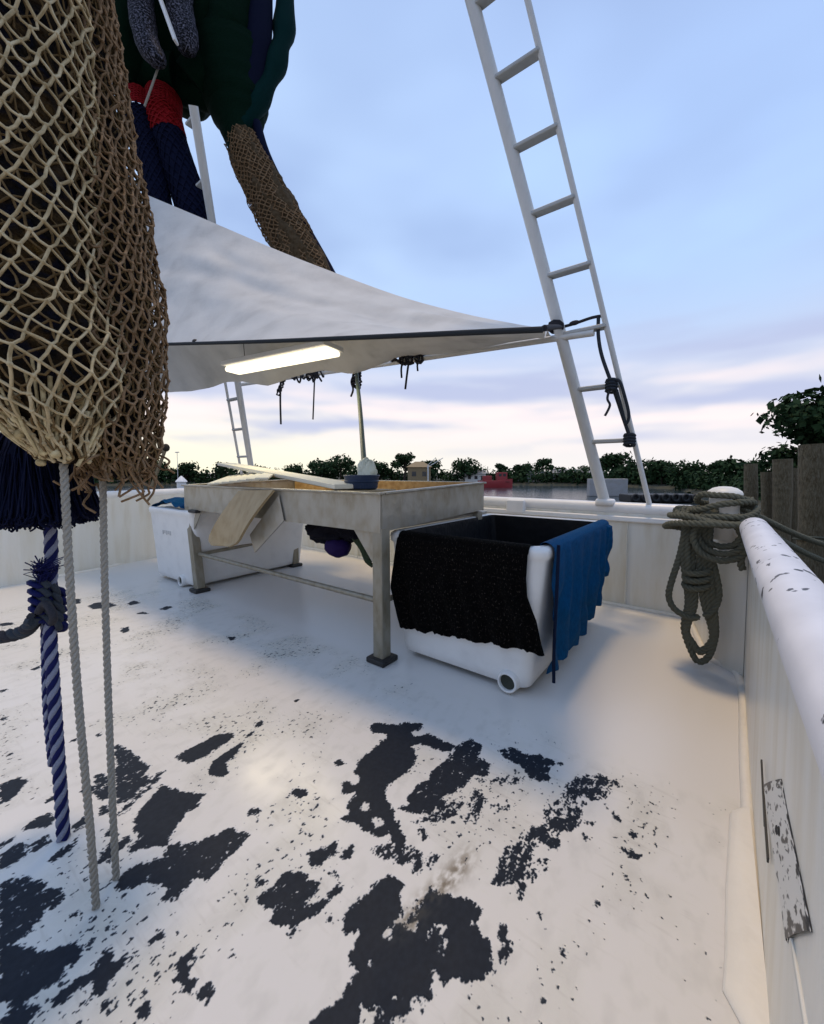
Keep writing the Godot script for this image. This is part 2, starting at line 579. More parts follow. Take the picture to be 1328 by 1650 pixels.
func environment() -> void:
	var cam := Camera3D.new()
	cam.name = "camera"
	add_child(cam)
	cam.position = Vector3(0, 1.2, 0)
	cam.rotation = Vector3(deg_to_rad(-3.0), deg_to_rad(37.5), 0)
	cam.near = 0.05
	cam.far = 3000.0
	cam.projection = Camera3D.PROJECTION_FRUSTUM
	cam.size = 0.05 * 1650.0 / 640.0
	cam.frustum_offset = Vector2(0, -0.05 * 29.5 / 640.0)
	cam.current = true
	var e := Environment.new()
	e.background_mode = Environment.BG_SKY
	var sky := Sky.new()
	var sm := PanoramaSkyMaterial.new()
	sm.panorama = sky_texture()
	sky.sky_material = sm
	e.sky = sky
	e.tonemap_mode = Environment.TONE_MAPPER_LINEAR
	e.tonemap_exposure = 1.34
	e.background_energy_multiplier = 0.95
	e.sdfgi_enabled = true
	e.ssao_enabled = true
	e.ssil_enabled = true
	var we := WorldEnvironment.new()
	we.name = "world_environment"
	we.environment = e
	add_child(we)
	var sun := DirectionalLight3D.new()
	sun.name = "sun"
	sun.light_color = Color(1.0, 0.86, 0.66)
	sun.light_energy = 0.38
	sun.light_angular_distance = 8.0
	sun.shadow_enabled = true
	add_child(sun)
	var az := deg_to_rad(60.0)
	var el := deg_to_rad(82.0)
	var towards := Vector3(-sin(az) * cos(el), sin(el), -cos(az) * cos(el))
	sun.look_at_from_position(towards * 20.0, Vector3.ZERO)

# ---------------------------------------------------------------- the deck and its worn paint
var shapes := []
func patch(weight: float, p: Array) -> void:
	shapes.append([weight, p])

const DECK_X := -5.0
const DECK_Z := -1.85
const DECK_W := 5.2
const DECK_D := 2.1

func deck_material() -> StandardMaterial3D:
	wear()
	var w := 2048
	var h := 828
	var cover := PackedFloat32Array()
	cover.resize(w * h)
	for s in shapes:
		var p: Array = s[1]
		var m := p.size() / 2
		var px := PackedVector2Array()
		var lo := 1e9
		var hi := -1e9
		for i in m:
			var q := Vector2((p[2 * i] - DECK_X) / DECK_W * w, (p[2 * i + 1] - DECK_Z) / DECK_D * h)
			px.append(q)
			lo = minf(lo, q.y)
			hi = maxf(hi, q.y)
		for y in range(maxi(0, int(lo)), mini(h - 1, int(hi) + 1) + 1):
			var cuts := []
			for i in m:
				var a := px[i]
				var b := px[(i + 1) % m]
				if (a.y <= y) != (b.y <= y):
					cuts.append(a.x + (y - a.y) / (b.y - a.y) * (b.x - a.x))
			cuts.sort()
			for k in range(0, cuts.size() - 1, 2):
				for x in range(maxi(0, int(round(cuts[k]))), mini(w - 1, int(round(cuts[k + 1]))) + 1):
					cover[y * w + x] = s[0]
	# soften, so that the noise can eat into the edges
	for axis in 2:
		var out := cover.duplicate()
		var step := 1 if axis == 0 else w
		for y in range(4, h - 4):
			for x in range(4, w - 4):
				var i := y * w + x
				out[i] = (cover[i - 3 * step] + cover[i - step] + cover[i] + cover[i + step] + cover[i + 3 * step] + cover[i - 2 * step] + cover[i + 2 * step]) / 7.0
		cover = out
	var ragged := FastNoiseLite.new()
	ragged.seed = 91
	ragged.frequency = 1.0
	ragged.fractal_octaves = 4
	var broad := FastNoiseLite.new()
	broad.seed = 92
	broad.frequency = 1.0
	broad.fractal_octaves = 4
	var im := Image.create(w, h, false, Image.FORMAT_RGB8)
	var rough := Image.create(w, h, false, Image.FORMAT_RGB8)
	var bump := Image.create(w, h, false, Image.FORMAT_RGB8)
	for y in h:
		var z := DECK_Z + DECK_D * (y + 0.5) / h
		for x in w:
			var wx := DECK_X + DECK_W * (x + 0.5) / w
			# grime stays off the outermost pixels, which the rest of the deck takes on
			var edge := clampf(minf(minf(x, w - 1 - x), minf(y, h - 1 - y)) / 60.0, 0, 1)
			var b := broad.get_noise_2d(wx * 2.2, z * 1.6)
			var b2 := broad.get_noise_2d(wx * 11.0 + 50, z * 7.0)
			var g := 1.0 - edge * (0.09 * maxf(0, b) + 0.07 * maxf(0, b2))
			var c := Color(0.83 * g, 0.823 * g, 0.805 * g * (1.0 - 0.03 * edge * maxf(0, b)))
			var scuff := smoothstep(0.25, 0.6, ragged.get_noise_2d(wx * 5.0 + z * 3.0 + 200, z * 38.0)) * edge * clampf(0.4 + 1.5 * b, 0, 1)
			c = c.lerp(Color(0.62, 0.60, 0.57), 0.22 * scuff)
			var i := mini(h - 5, maxi(4, y)) * w + mini(w - 5, maxi(4, x))
			var dark := 0.0
			var here := cover[i]
			if here > 0.02:
				var q := ragged.get_noise_2d(wx * 30.0, z * 16.0) + 0.75 * ragged.get_noise_2d(wx * 95.0 + 9, z * 62.0)
				dark = smoothstep(0.34, 0.46, here + 0.78 * q * (1.0 if here < 0.97 else 0.62))
			elif edge > 0.3:
				var speck := ragged.get_noise_2d(wx * 44.0 + 70, z * 30.0) + 0.5 * b
				dark = smoothstep(0.60, 0.66, speck) * edge * 0.9
			# the grey undercoat round each bare patch
			if here > 0.02 and dark < 0.9:
				var q2 := ragged.get_noise_2d(wx * 30.0, z * 16.0) + 0.75 * ragged.get_noise_2d(wx * 95.0 + 9, z * 62.0)
				c = c.lerp(Color(0.60, 0.61, 0.62), 0.55 * smoothstep(0.27, 0.37, here + 0.78 * q2))
			if dark > 0.0:
				var d := ragged.get_noise_2d(wx * 50.0 + 30, z * 40.0)
				c = c.lerp(Color(0.085 + 0.03 * d, 0.118 + 0.03 * d, 0.165 + 0.03 * d), dark)
			# scuffs and the rusty trail between the two large bare patches
			var rx := wx - lerpf(-0.585, -0.645, clampf((z + 1.0) / 0.4, 0, 1))
			var trail := exp(-pow(rx / 0.03, 2)) * smoothstep(-1.12, -0.98, z) * (1.0 - smoothstep(-0.80, -0.68, z))
			trail *= clampf(0.55 + 1.3 * ragged.get_noise_2d(wx * 40, z * 22), 0, 1)
			c = c.lerp(Color(0.40, 0.36, 0.30), trail * 0.75 * (1.0 - dark * 0.5))
			im.set_pixel(x, y, c)
			var r := 0.24 + edge * (0.10 * b + 0.06 * b2) + dark * 0.4
			rough.set_pixel(x, y, Color(r, r, r))
			var hgt := 0.7 - 0.6 * dark
			bump.set_pixel(x, y, Color(hgt, hgt, hgt))
	var m := StandardMaterial3D.new()
	m.albedo_texture = ImageTexture.create_from_image(im)
	m.roughness_texture = ImageTexture.create_from_image(rough)
	m.roughness = 1.0
	bump.bump_map_to_normal_map(2.0)
	m.normal_enabled = true
	m.normal_texture = ImageTexture.create_from_image(bump)
	m.normal_scale = 0.8
	m.metallic_specular = 0.36
	m.texture_repeat = false
	return m

func deck() -> void:
	var mb := MB.new()
	var outline := PackedVector2Array([Vector2(0.17, 5.0), Vector2(0.18, -2.97), Vector2(0.02, -3.14), Vector2(-0.1, -4.0), Vector2(-7.0, -4.02), Vector2(-6.32, -2.0), Vector2(-6.05, -0.8), Vector2(-6.02, 5.0)])
	for p in outline:
		mb.vert(Vector3(p.x, 0, p.y), Vector3.UP, Vector2((p.x - DECK_X) / DECK_W, (p.y - DECK_Z) / DECK_D))
	var f := Geometry2D.triangulate_polygon(outline)
	for i in range(0, f.size(), 3):
		mb.tri(f[i], f[i + 1], f[i + 2])
	structure("deck", mb, deck_material())

# ---------------------------------------------------------------- bulwarks
func wall_sheet(path: Array, thick: float, low: float, high: float) -> MB:
	# a plate of that thickness standing on a line of (x, z); the plate lies to the left of the line's direction
	var mb := MB.new()
	var m := path.size()
	var inner := []
	var outer := []
	for i in m:
		var p: Vector2 = path[i]
		var d: Vector2 = (path[mini(i + 1, m - 1)] - path[maxi(i - 1, 0)]).normalized()
		inner.append(p)
		outer.append(p + Vector2(d.y, -d.x) * thick)
	for i in m - 1:
		for side in 2:
			var l: Array = inner if side == 0 else outer
			var a := Vector3(l[i].x, low, l[i].y)
			var b := Vector3(l[i + 1].x, low, l[i + 1].y)
			var up := Vector3.UP * (high - low)
			var nn := (b - a).cross(up).normalized() * (1.0 if side == 0 else -1.0)
			if nn.dot(Vector3(inner[i].x - outer[i].x, 0, inner[i].y - outer[i].y)) * (1.0 if side == 0 else -1.0) < 0:
				nn = -nn
			mb.flat([a, b, b + up, a + up], nn)
		mb.flat([Vector3(inner[i].x, high, inner[i].y), Vector3(inner[i + 1].x, high, inner[i + 1].y), Vector3(outer[i + 1].x, high, outer[i + 1].y), Vector3(outer[i].x, high, outer[i].y)], Vector3.UP)
	return mb

func lift(path: Array, y: float, off := 0.0) -> Array:
	var out := []
	var m := path.size()
	for i in m:
		var d: Vector2 = (path[mini(i + 1, m - 1)] - path[maxi(i - 1, 0)]).normalized()
		var p: Vector2 = path[i] + Vector2(d.y, -d.x) * off
		out.append(Vector3(p.x, y, p.y))
	return out

func rail_end(mb: MB, p: Vector3, r: float) -> void:
	mb.ball(p, Vector3.ONE * r, 16, 10)

func starboard_side() -> void:
	var o := thing("starboard_bulwark", "white bulwark along the right side of the deck, its round top rail chipped black", "bulwark")
	var line := [Vector2(0.13, 4.5), Vector2(0.125, -1.0), Vector2(0.14, -2.0), Vector2(0.16, -2.97)]
	line.reverse()
	for i in line.size():
		line[i] = line[i]
	part("panel", wall_sheet(line, 0.05, -0.3, 0.86), M.wall, o)
	# the corner piece runs in towards the stern
	var corner := [Vector2(-0.13, -3.93), Vector2(-0.02, -3.25), Vector2(0.02, -3.13), Vector2(0.157, -2.967)]
	part("corner_panel", wall_sheet(corner, 0.05, -0.3, 0.84), M.wall, o)
	var rm := mat(Color.WHITE, 0.4)
	rm.albedo_texture = chipped(101, 0.41, Color(0.90, 0.90, 0.92))
	rm.uv1_scale = Vector3(1, 0.8, 1)
	var rail := MB.new()
	var rp := spline([Vector3(0.165, 0.905, -2.74), Vector3(0.16, 0.905, -2.0), Vector3(0.155, 0.905, -1.0), Vector3(0.155, 0.905, 1.0), Vector3(0.155, 0.905, 4.5)], 8)
	rail.tube(rp, 0.062, 24)
	rail_end(rail, rp[0], 0.062)
	part("top_rail", rail, rm, o)
	var rail2 := MB.new()
	var cp := spline([Vector3(-0.17, 0.88, -3.99), Vector3(-0.08, 0.88, -3.6), Vector3(0.03, 0.87, -3.2), Vector3(0.16, 0.87, -2.99)], 6)
	rail2.tube(cp, 0.055, 16)
	rail_end(rail2, cp[cp.size() - 1], 0.055)
	part("corner_rail", rail2, M.white, o)
	# caulked bead where the plate meets the deck, and the wide waterway strip nearer the camera
	var bead := MB.new()
	bead.tube(spline([Vector3(-0.14, 0.004, -3.9), Vector3(-0.03, 0.004, -3.25), Vector3(0.01, 0.004, -3.13), Vector3(0.14, 0.004, -2.96), Vector3(0.128, 0.004, -2.0), Vector3(0.115, 0.004, -1.0), Vector3(0.115, 0.004, 2.0)], 10), 0.02, 10)
	part("bead", bead, M.bead, o)
	var way := MB.new()
	var rows := []
	for s in [[0.0, -1.78], [0.03, -1.74], [0.046, -1.4], [0.05, -1.2], [0.055, -1.12]]:
		var x: float = 0.125 - s[0] - 0.022
		rows.append(pv([Vector3(0.128, 0.028, s[1]), Vector3(0.128 - (0.128 - x) * 0.45, 0.026, s[1]), Vector3(x + 0.006, 0.018, s[1]), Vector3(x, 0.002, s[1])]))
	for s in [[0.035, -1.06], [0.075, -0.98]]:
		rows.append(pv([Vector3(0.16, 0.028, s[1] + 0.02), Vector3(0.13 + s[0] * 0.3, 0.026, s[1]), Vector3(0.06 + s[0], 0.018, s[1]), Vector3(0.052 + s[0], 0.002, s[1])]))
	way.grid(rows, false, -1.0)
	part("waterway_strip", way, M.bead, o)
	# a freeing-port flap with worn black edges, and the casing under its near end
	var flap := MB.new()
	var fm := mat(Color.WHITE, 0.45)
	fm.albedo_texture = flap_texture()
	flap.grid([pv([Vector3(0.126, 0.376, -1.365), Vector3(0.1245, 0.378, -1.14), Vector3(0.1245, 0.376, -0.92)]), pv([Vector3(0.1215, 0.386, -1.35), Vector3(0.1205, 0.388, -1.13), Vector3(0.1205, 0.386, -0.915)]), pv([Vector3(0.1215, 0.475, -1.225), Vector3(0.1205, 0.475, -1.03), Vector3(0.1205, 0.475, -0.835)]), pv([Vector3(0.1215, 0.560, -1.10), Vector3(0.1205, 0.560, -0.93), Vector3(0.1205, 0.558, -0.755)]), pv([Vector3(0.126, 0.569, -1.09), Vector3(0.1245, 0.569, -0.92), Vector3(0.1245, 0.567, -0.745)])], false, -1.0, Vector2(1.5, 1.25))
	part("freeing_port_flap", flap, fm, o)
	var slot := MB.new()
	bar(slot, Vector3(0.1225, 0.366, -1.36), Vector3(0.1225, 0.30, -1.20), 0.004, 0.02, 0.001)
	bar(slot, Vector3(0.1235, 0.40, -1.44), Vector3(0.1235, 0.31, -1.30), 0.004, 0.010, 0.001)
	part("open_slot", slot, M.rubber, o)
	var bolt := MB.new()
	for q in [Vector3(0.120, 0.47, -1.07), Vector3(0.120, 0.49, -1.04)]:
		bolt.ball(q, Vector3(0.003, 0.009, 0.009), 8, 6)
	part("bolt", bolt, M.rubber, o)
	var casing := MB.new()
	casing.box(at(Vector3(0.150, 0.21, -0.52)), Vector3(0.06, 0.44, 0.72), 0.004)
	part("casing", casing, M.wall, o)

func flap_texture() -> ImageTexture:
	var w := 256
	var h := 128
	var im := Image.create(w, h, false, Image.FORMAT_RGB8)
	var f := FastNoiseLite.new()
	f.seed = 111
	f.frequency = 0.05
	f.fractal_octaves = 4
	for y in h:
		for x in w:
			var e := minf(minf(x, w - 1 - x) / 10.0, minf(y - 4, h - 5 - y) / 9.0)
			var k := smoothstep(0.15, 0.45, f.get_noise_2d(x * 0.7, y) + 0.75 * exp(-maxf(e, 0) * 0.8) - 0.12)
			var patchy := smoothstep(0.50, 0.58, f.get_noise_2d(x * 0.5 + 300, y * 0.8))
			im.set_pixel(x, y, Color(0.86, 0.85, 0.82).lerp(Color(0.07, 0.06, 0.06), clampf(k + patchy, 0, 1) * 0.93))
	return ImageTexture.create_from_image(im)

func stern_and_port() -> void:
	var o := thing("stern_bulwark", "white bulwark across the stern with two ladders standing on its round rail", "bulwark")
	part("panel", wall_sheet([Vector2(-6.86, -3.99), Vector2(-3.0, -3.985), Vector2(-0.12, -3.95)], 0.05, -0.3, 0.84), M.wall, o)
	var rail := MB.new()
	rail.tube(spline([Vector3(-6.92, 0.90, -4.02), Vector3(-4.5, 0.895, -4.02), Vector3(-2.0, 0.885, -4.01), Vector3(-0.17, 0.88, -3.99)], 8), 0.055, 20)
	part("top_rail", rail, M.white, o)
	var fl := MB.new()
	bar(fl, Vector3(-6.8, 0.80, -3.975), Vector3(-0.2, 0.79, -3.94), 0.05, 0.05, 0.012)
	part("rubbing_strip", fl, M.white, o)
	for x in [-1.66, -3.4, -5.2]:
		var br := MB.new()
		br.box(at(Vector3(x, 0.85, -3.965)), Vector3(0.20, 0.15, 0.11), 0.02)
		part("rail_bracket", br, M.white, o)
	for x in [-0.62, -2.3, -4.0, -5.7]:
		var st := MB.new()
		st.box(at(Vector3(x, 0.39, -3.955)), Vector3(0.014, 0.78, 0.03), 0.004)
		part("stiffener", st, M.wall, o)
	var bead := MB.new()
	bead.tube(pv([Vector3(-6.8, 0.003, -3.98), Vector3(-0.15, 0.003, -3.94)]), 0.02, 8)
	part("bead", bead, M.bead, o)
	var p := thing("port_bulwark", "long white bulwark along the far left side of the deck", "bulwark")
	var line := [Vector2(-6.0, 4.5), Vector2(-6.0, -0.8), Vector2(-6.28, -2.0), Vector2(-6.9, -4.0)]
	part("panel", wall_sheet(line, -0.05, -0.3, 0.88), M.wall, p)
	var r2 := MB.new()
	r2.tube(spline(lift([Vector2(-6.02, 4.5), Vector2(-6.02, 1.0), Vector2(-6.03, -0.8), Vector2(-6.30, -2.0), Vector2(-6.93, -4.02)], 0.91), 8), 0.055, 20)
	part("top_rail", r2, M.white, p)
	var b2 := MB.new()
	b2.tube(spline(lift(line, 0.003), 8), 0.02, 8)
	part("bead", b2, M.bead, p)
	for z in [0.6, -0.3, -1.6]:
		var st := MB.new()
		var x := -5.99 if z > -0.8 else -6.17
		st.box(at(Vector3(x, 0.42, z)), Vector3(0.03, 0.82, 0.014), 0.004)
		part("stiffener", st, M.wall, p)
	# the hull below, seen only from over the side
	var hull := MB.new()
	var plan := [Vector2(0.23, 4.5), Vector2(0.23, -2.97), Vector2(-0.05, -4.04), Vector2(-6.96, -4.06), Vector2(-6.34, -2.0), Vector2(-6.07, -0.8), Vector2(-6.06, 4.5)]
	for i in plan.size():
		var a: Vector2 = plan[i]
		var b: Vector2 = plan[(i + 1) % plan.size()]
		var mid := Vector2(-3, 0)
		var nn := Vector2(b.y - a.y, a.x - b.x).normalized()
		if nn.dot((a + b) * 0.5 - mid) < 0:
			nn = -nn
		hull.flat([Vector3(a.x, -2.2, a.y), Vector3(b.x, -2.2, b.y), Vector3(b.x, -0.28, b.y), Vector3(a.x, -0.28, a.y)], Vector3(nn.x, 0, nn.y))
	single("boat_hull", hull, M.white, "white hull side below the deck and its bulwarks", "hull")

# ---------------------------------------------------------------- ladders on the stern
func ladder(called: String, label: String, side: float, foot: Vector3, rise: Vector3, tall: float, thin_tall: float) -> void:
	var o := thing(called, label, "ladder", foot, 0.0, "ladders standing on the stern rail")
	var across := Vector3(0.355 * side, 0, 0)
	var pole := MB.new()
	pole.tube(pv([Vector3(0, -0.02, 0), rise * 0.5, rise * tall]), 0.047, 18)
	part("main_pole", pole, M.pole, o)
	var thin := MB.new()
	thin.tube(pv([across + Vector3(0, -0.02, 0), across + rise * thin_tall]), 0.021, 12)
	part("side_rail", thin, M.pole, o)
	for i in 12:
		var u := 0.159 + 0.129 * i
		if u > tall:
			break
		var mb := MB.new()
		bar(mb, rise * u + across * 0.06, rise * u + across * (1.0 if u < thin_tall else 0.45), 0.085, 0.034, 0.010)
		part("rung", mb, M.rung, o)
	var plate := MB.new()
	plate.lathe(PackedVector2Array([Vector2(0, 0.03), Vector2(0.075, 0.03), Vector2(0.085, 0.015), Vector2(0.085, -0.03), Vector2(0, -0.03)]), 16, at(Vector3.ZERO))
	part("foot_plate", plate, M.white, o)

func lashings() -> void:
	# black line from the awning corner, made fast to the ladder
	var a := MB.new()
	a.tube(spline([Vector3(-0.565, 1.775, -1.60), Vector3(-0.78, 2.07, -2.45), Vector3(-1.06, 2.40, -3.40), Vector3(-0.98, 2.425, -3.46), Vector3(-0.84, 2.45, -3.48), Vector3(-0.74, 2.44, -3.47)], 6), 0.013, 8)
	for s in 3:
		var ring := []
		for k in 9:
			var t := TAU * k / 8
			ring.append(Vector3(-1.11 + 0.056 * cos(t), 2.405 + 0.014 * s + 0.02 * sin(t), -3.425 + 0.056 * sin(t)))
		a.tube(pv(ring), 0.011, 6)
	a.ball(Vector3(-0.97, 2.43, -3.455), Vector3(0.045, 0.02, 0.02), 10, 6)
	single("awning_lashing", a, M.dark_rope, "black line tying the awning corner to the tall right ladder", "rope")
	var h := thing("ladder_line", "dark line hanging down the thin rail of the right ladder, wrapped round two rungs", "rope")
	var b := MB.new()
	b.tube(spline([Vector3(-0.79, 2.44, -3.47), Vector3(-0.79, 2.3, -3.48), Vector3(-0.765, 2.14, -3.5), Vector3(-0.70, 1.93, -3.535), Vector3(-0.665, 1.80, -3.60), Vector3(-0.62, 1.65, -3.62), Vector3(-0.575, 1.47, -3.72)], 8), 0.014, 8)
	part("line", b, M.hose, h)
	var c := MB.new()
	c.tube(spline([Vector3(-0.70, 1.93, -3.54), Vector3(-0.64, 1.93, -3.53), Vector3(-0.60, 1.8, -3.56), Vector3(-0.575, 1.66, -3.6), Vector3(-0.60, 1.6, -3.62), Vector3(-0.63, 1.72, -3.6), Vector3(-0.66, 1.86, -3.55)], 6), 0.013, 6)
	part("hanging_bight", c, M.hose, h)
	var d := MB.new()
	d.tube(spline([Vector3(-0.70, 1.90, -3.53), Vector3(-0.72, 1.8, -3.52), Vector3(-0.70, 1.74, -3.52), Vector3(-0.735, 1.66, -3.52)], 5), 0.010, 6)
	part("loose_end", d, M.dark_rope, h)
	for y in [[1.905, -0.70, -3.555], [1.475, -0.585, -3.72]]:
		var w := MB.new()
		for s in 4:
			var ring := []
			for k in 9:
				var t := TAU * k / 8
				ring.append(Vector3(y[1] + 0.038 * cos(t), y[0] - 0.04 + 0.024 * s + 0.012 * sin(t), y[2] + 0.038 * sin(t)))
			w.tube(pv(ring), 0.013, 6)
		part("wrapping", w, M.hose, h)

# ---------------------------------------------------------------- awning
func awning() -> void:
	var o := thing("awning", "grey canvas awning stretched above the sorting table, its point tied to the right ladder", "awning")
	var ridge := curve([Vector3(-6.58, 5.11, -1.21), Vector3(-5.78, 4.64, -1.48), Vector3(-5.04, 4.23, -1.76), Vector3(-4.18, 3.76, -2.08), Vector3(-3.39, 3.32, -2.33), Vector3(-2.76, 2.99, -2.54), Vector3(-2.15, 2.68, -2.68), Vector3(-1.60, 2.44, -2.77), Vector3(-1.21, 2.29, -2.81), Vector3(-1.00, 2.20, -2.77), Vector3(-0.86, 2.08, -2.5)])
	var near := [Vector3(-5.2, 2.53, -1.41), Vector3(-4.0, 2.335, -1.46), Vector3(-2.28, 2.045, -1.53), Vector3(-0.565, 1.77, -1.60)]
	var back := [Vector3(-8.0, 2.34, -1.85), Vector3(-6.26, 2.335, -2.36), Vector3(-4.71, 2.35, -2.85), Vector3(-3.2, 2.42, -3.38), Vector3(-1.14, 2.36, -3.44)]
	var nc := curve([])
	var bc := curve([])
	for q in spline(near, 8):
		nc.add_point(q)
	for q in spline(back, 8):
		bc.add_point(q)
	var rc := curve([])
	var rl := []
	for i in ridge.point_count:
		rl.append(ridge.get_point_position(i))
	for q in spline(rl, 6):
		rc.add_point(q)
	var cols := 90
	for face in 2:
		var rows := []
		var k := 40
		for i in k + 1:
			var f := float(i) / k
			var row := PackedVector3Array()
			for j in cols + 1:
				var s := float(j) / cols
				var a := rc.sample_baked(s * rc.get_baked_length())
				var e := (nc if face == 0 else bc).sample_baked(s * (nc if face == 0 else bc).get_baked_length())
				var p := a.lerp(e, f)
				var wide := a.distance_to(e)
				# cloth hangs in a little between ridge and edge, with slack folds that run from the tied corner
				var sag := -0.10 * wide * sin(PI * f) * (1.0 - 0.3 * s)
				var fold := 0.020 * sin(f * 9.0 + noise.get_noise_2d(s * 60, f * 60) * 5.0) * sin(PI * f) * wide * 0.5
				fold += 0.08 * noise.get_noise_2d(s * 130 + face * 500, f * 70) * sin(PI * f) * minf(wide, 1.0)
				var nn := Vector3(0.45, 0.5, 0.75) if face == 0 else Vector3(-0.2, 0.5, -0.8)
				p += nn * (sag * 0.4 + fold)
				if face == 1 and f > 0.7:
					p.y += (f - 0.7) / 0.3 * (0.035 * sin(s * 34.0) + 0.05 * noise.get_noise_1d(s * 400)) * clampf((0.97 - s) * 8.0, 0, 1)
				if face == 0 and f > 0.8:
					p += Vector3(0, 0, 0.05) * (f - 0.8) * wide
				row.append(p)
			rows.append(row)
		var mb := MB.new()
		mb.grid(rows, false, 1.0 if face == 0 else -1.0)
		part("front_panel" if face == 0 else "rear_panel", mb, M.tarp, o)
		if face == 0:
			var hem := MB.new()
			var line := PackedVector3Array()
			for p in rows[k]:
				line.append(p + Vector3(0.0, -0.004, 0.004))
			hem.tube(line, 0.013, 8)
			part("black_hem", hem, M.seam, o)
			var eye := MB.new()
			eye.ball(Vector3(-3.30, 2.235, -1.49), Vector3(0.028, 0.018, 0.02), 10, 6)
			part("eyelet", eye, M.rubber, o)
	var pipe := MB.new()
	pipe.tube(pv([Vector3(-6.25, 2.63, -3.47), Vector3(-3.0, 2.44, -3.47), Vector3(-0.82, 2.325, -3.47)]), 0.028, 14)
	single("awning_pipe", pipe, M.pole, "pale pipe running level from ladder to ladder at the awning's rear edge", "pipe")
	var l := thing("tube_lamp", "lit fluorescent lamp under the awning", "lamp")
	var a := Vector3(-4.43, 2.36, -2.40)
	var b := Vector3(-2.95, 2.36, -2.62)
	var case := MB.new()
	bar(case, a + Vector3(0, 0.055, 0), b + Vector3(0, 0.055, 0), 0.30, 0.05, 0.01)
	part("housing", case, M.white, l)
	var glow := MB.new()
	bar(glow, a, b, 0.20, 0.05, 0.024)
	var g := part("lamp_tube", glow, M.lamp, l)
	var light := AreaLight3D.new()
	light.name = "lamp_light"
	light.area_size = Vector2(1.45, 0.25)
	light.light_color = Color(1.0, 0.93, 0.76)
	light.light_energy = 1.5
	light.shadow_enabled = true
	l.add_child(light)
	light.position = (a + b) * 0.5 + Vector3(0, -0.10, 0)
	var xx := (b - a).normalized()
	light.basis = Basis(xx, xx.cross(Vector3.DOWN) * -1.0, Vector3.UP).orthonormalized()
	for h in [a.lerp(b, 0.15), a.lerp(b, 0.85)]:
		var w := MB.new()
		w.tube(pv([h + Vector3(0, 0.06, 0), h + Vector3(0, 0.5, 0.03)]), 0.004, 6)
		part("hanger", w, M.seam, l)
	# frayed ends left on the pipe
	var ends := [[Vector3(-5.0, 2.56, -3.44), 0.66, 0.014, "dark knotted rope end hanging from the awning pipe, leftmost of the frayed ends"], [Vector3(-4.25, 2.51, -3.44), 0.6, 0.010, "thin rope end hanging from the awning pipe beside a dark clump of line"], [Vector3(-2.76, 2.44, -3.44), 0.2, 0.011, "short dark rope tail on the awning pipe, left of a longer tail"], [Vector3(-2.68, 2.43, -3.44), 0.32, 0.012, "dark rope tail on the awning pipe, longest of the right cluster"], [Vector3(-2.54, 2.42, -3.44), 0.14, 0.010, "shortest dark rope tail on the awning pipe, nearest the right ladder"]]
	for i in ends.size():
		var e: Array = ends[i]
		var t := thing("frayed_rope", e[3], "rope", e[0], 0.0, "frayed rope ends on the awning pipe")
		var mb := MB.new()
		var len: float = e[1]
		mb.tube(spline([Vector3(0, 0.03, -0.03), Vector3(0, 0.02, 0.02), Vector3(0.01, -0.1 * len, 0.02), Vector3(-0.02, -0.5 * len, 0.01), Vector3(-0.015 - 0.03 * (i % 2), -len, 0.01)], 6), e[2], 7)
		part("tail", mb, M.dark_rope, t)
		var kn := MB.new()
		for s in 3 + 2 * int(i == 0):
			var ring := []
			for k in 9:
				var th := TAU * k / 8
				ring.append(Vector3(0.045 * cos(th) + rng.randfn(0, 0.006), -0.05 * s * float(i == 0) - 0.01 + 0.045 * sin(th), -0.03 + 0.02 * s + rng.randfn(0, 0.006)))
			kn.tube(pv(ring), 0.012, 6)
		part("knot", kn, M.dark_rope, t)
	var clump := MB.new()
	for k in 9:
		var x := -4.85 + 0.08 * k
		var pts := []
		for s in 7:
			pts.append(Vector3(x + 0.05 * s + rng.randfn(0, 0.02), 2.53 - 0.03 * s / 6.0 + rng.randfn(0, 0.035) + 0.03 * sin(k), -3.45 + rng.randfn(0, 0.02)))
		clump.tube(spline(pts, 4), 0.013, 6)
	single("tangled_line", clump, M.dark_rope, "tangled dark line bunched on the awning pipe between two hanging ends", "rope")
	var clump2 := MB.new()
	for k in 7:
		var x := -2.95 + 0.06 * k
		var pts := []
		for s in 6:
			pts.append(Vector3(x + 0.04 * s + rng.randfn(0, 0.02), 2.45 - 0.02 * s / 6.0 + rng.randfn(0, 0.03), -3.45 + rng.randfn(0, 0.02)))
		clump2.tube(spline(pts, 4), 0.012, 6)
	single("tangled_line", clump2, M.dark_rope, "dark line wound on the awning pipe above the cluster of short tails", "rope")

# ---------------------------------------------------------------- fish totes
func rounded(hx: float, hz: float, r: float, y: float, c: Vector2, per := 5) -> PackedVector3Array:
	var row := PackedVector3Array()
	var centres := [Vector2(hx - r, hz - r), Vector2(-hx + r, hz - r), Vector2(-hx + r, -hz + r), Vector2(hx - r, -hz + r)]
	for q in 4:
		for k in per + 1:
			var a := PI * 0.5 * (q + float(k) / per)
			row.append(Vector3(c.x + centres[q].x + cos(a) * r, y, c.y + centres[q].y + sin(a) * r))
	return row

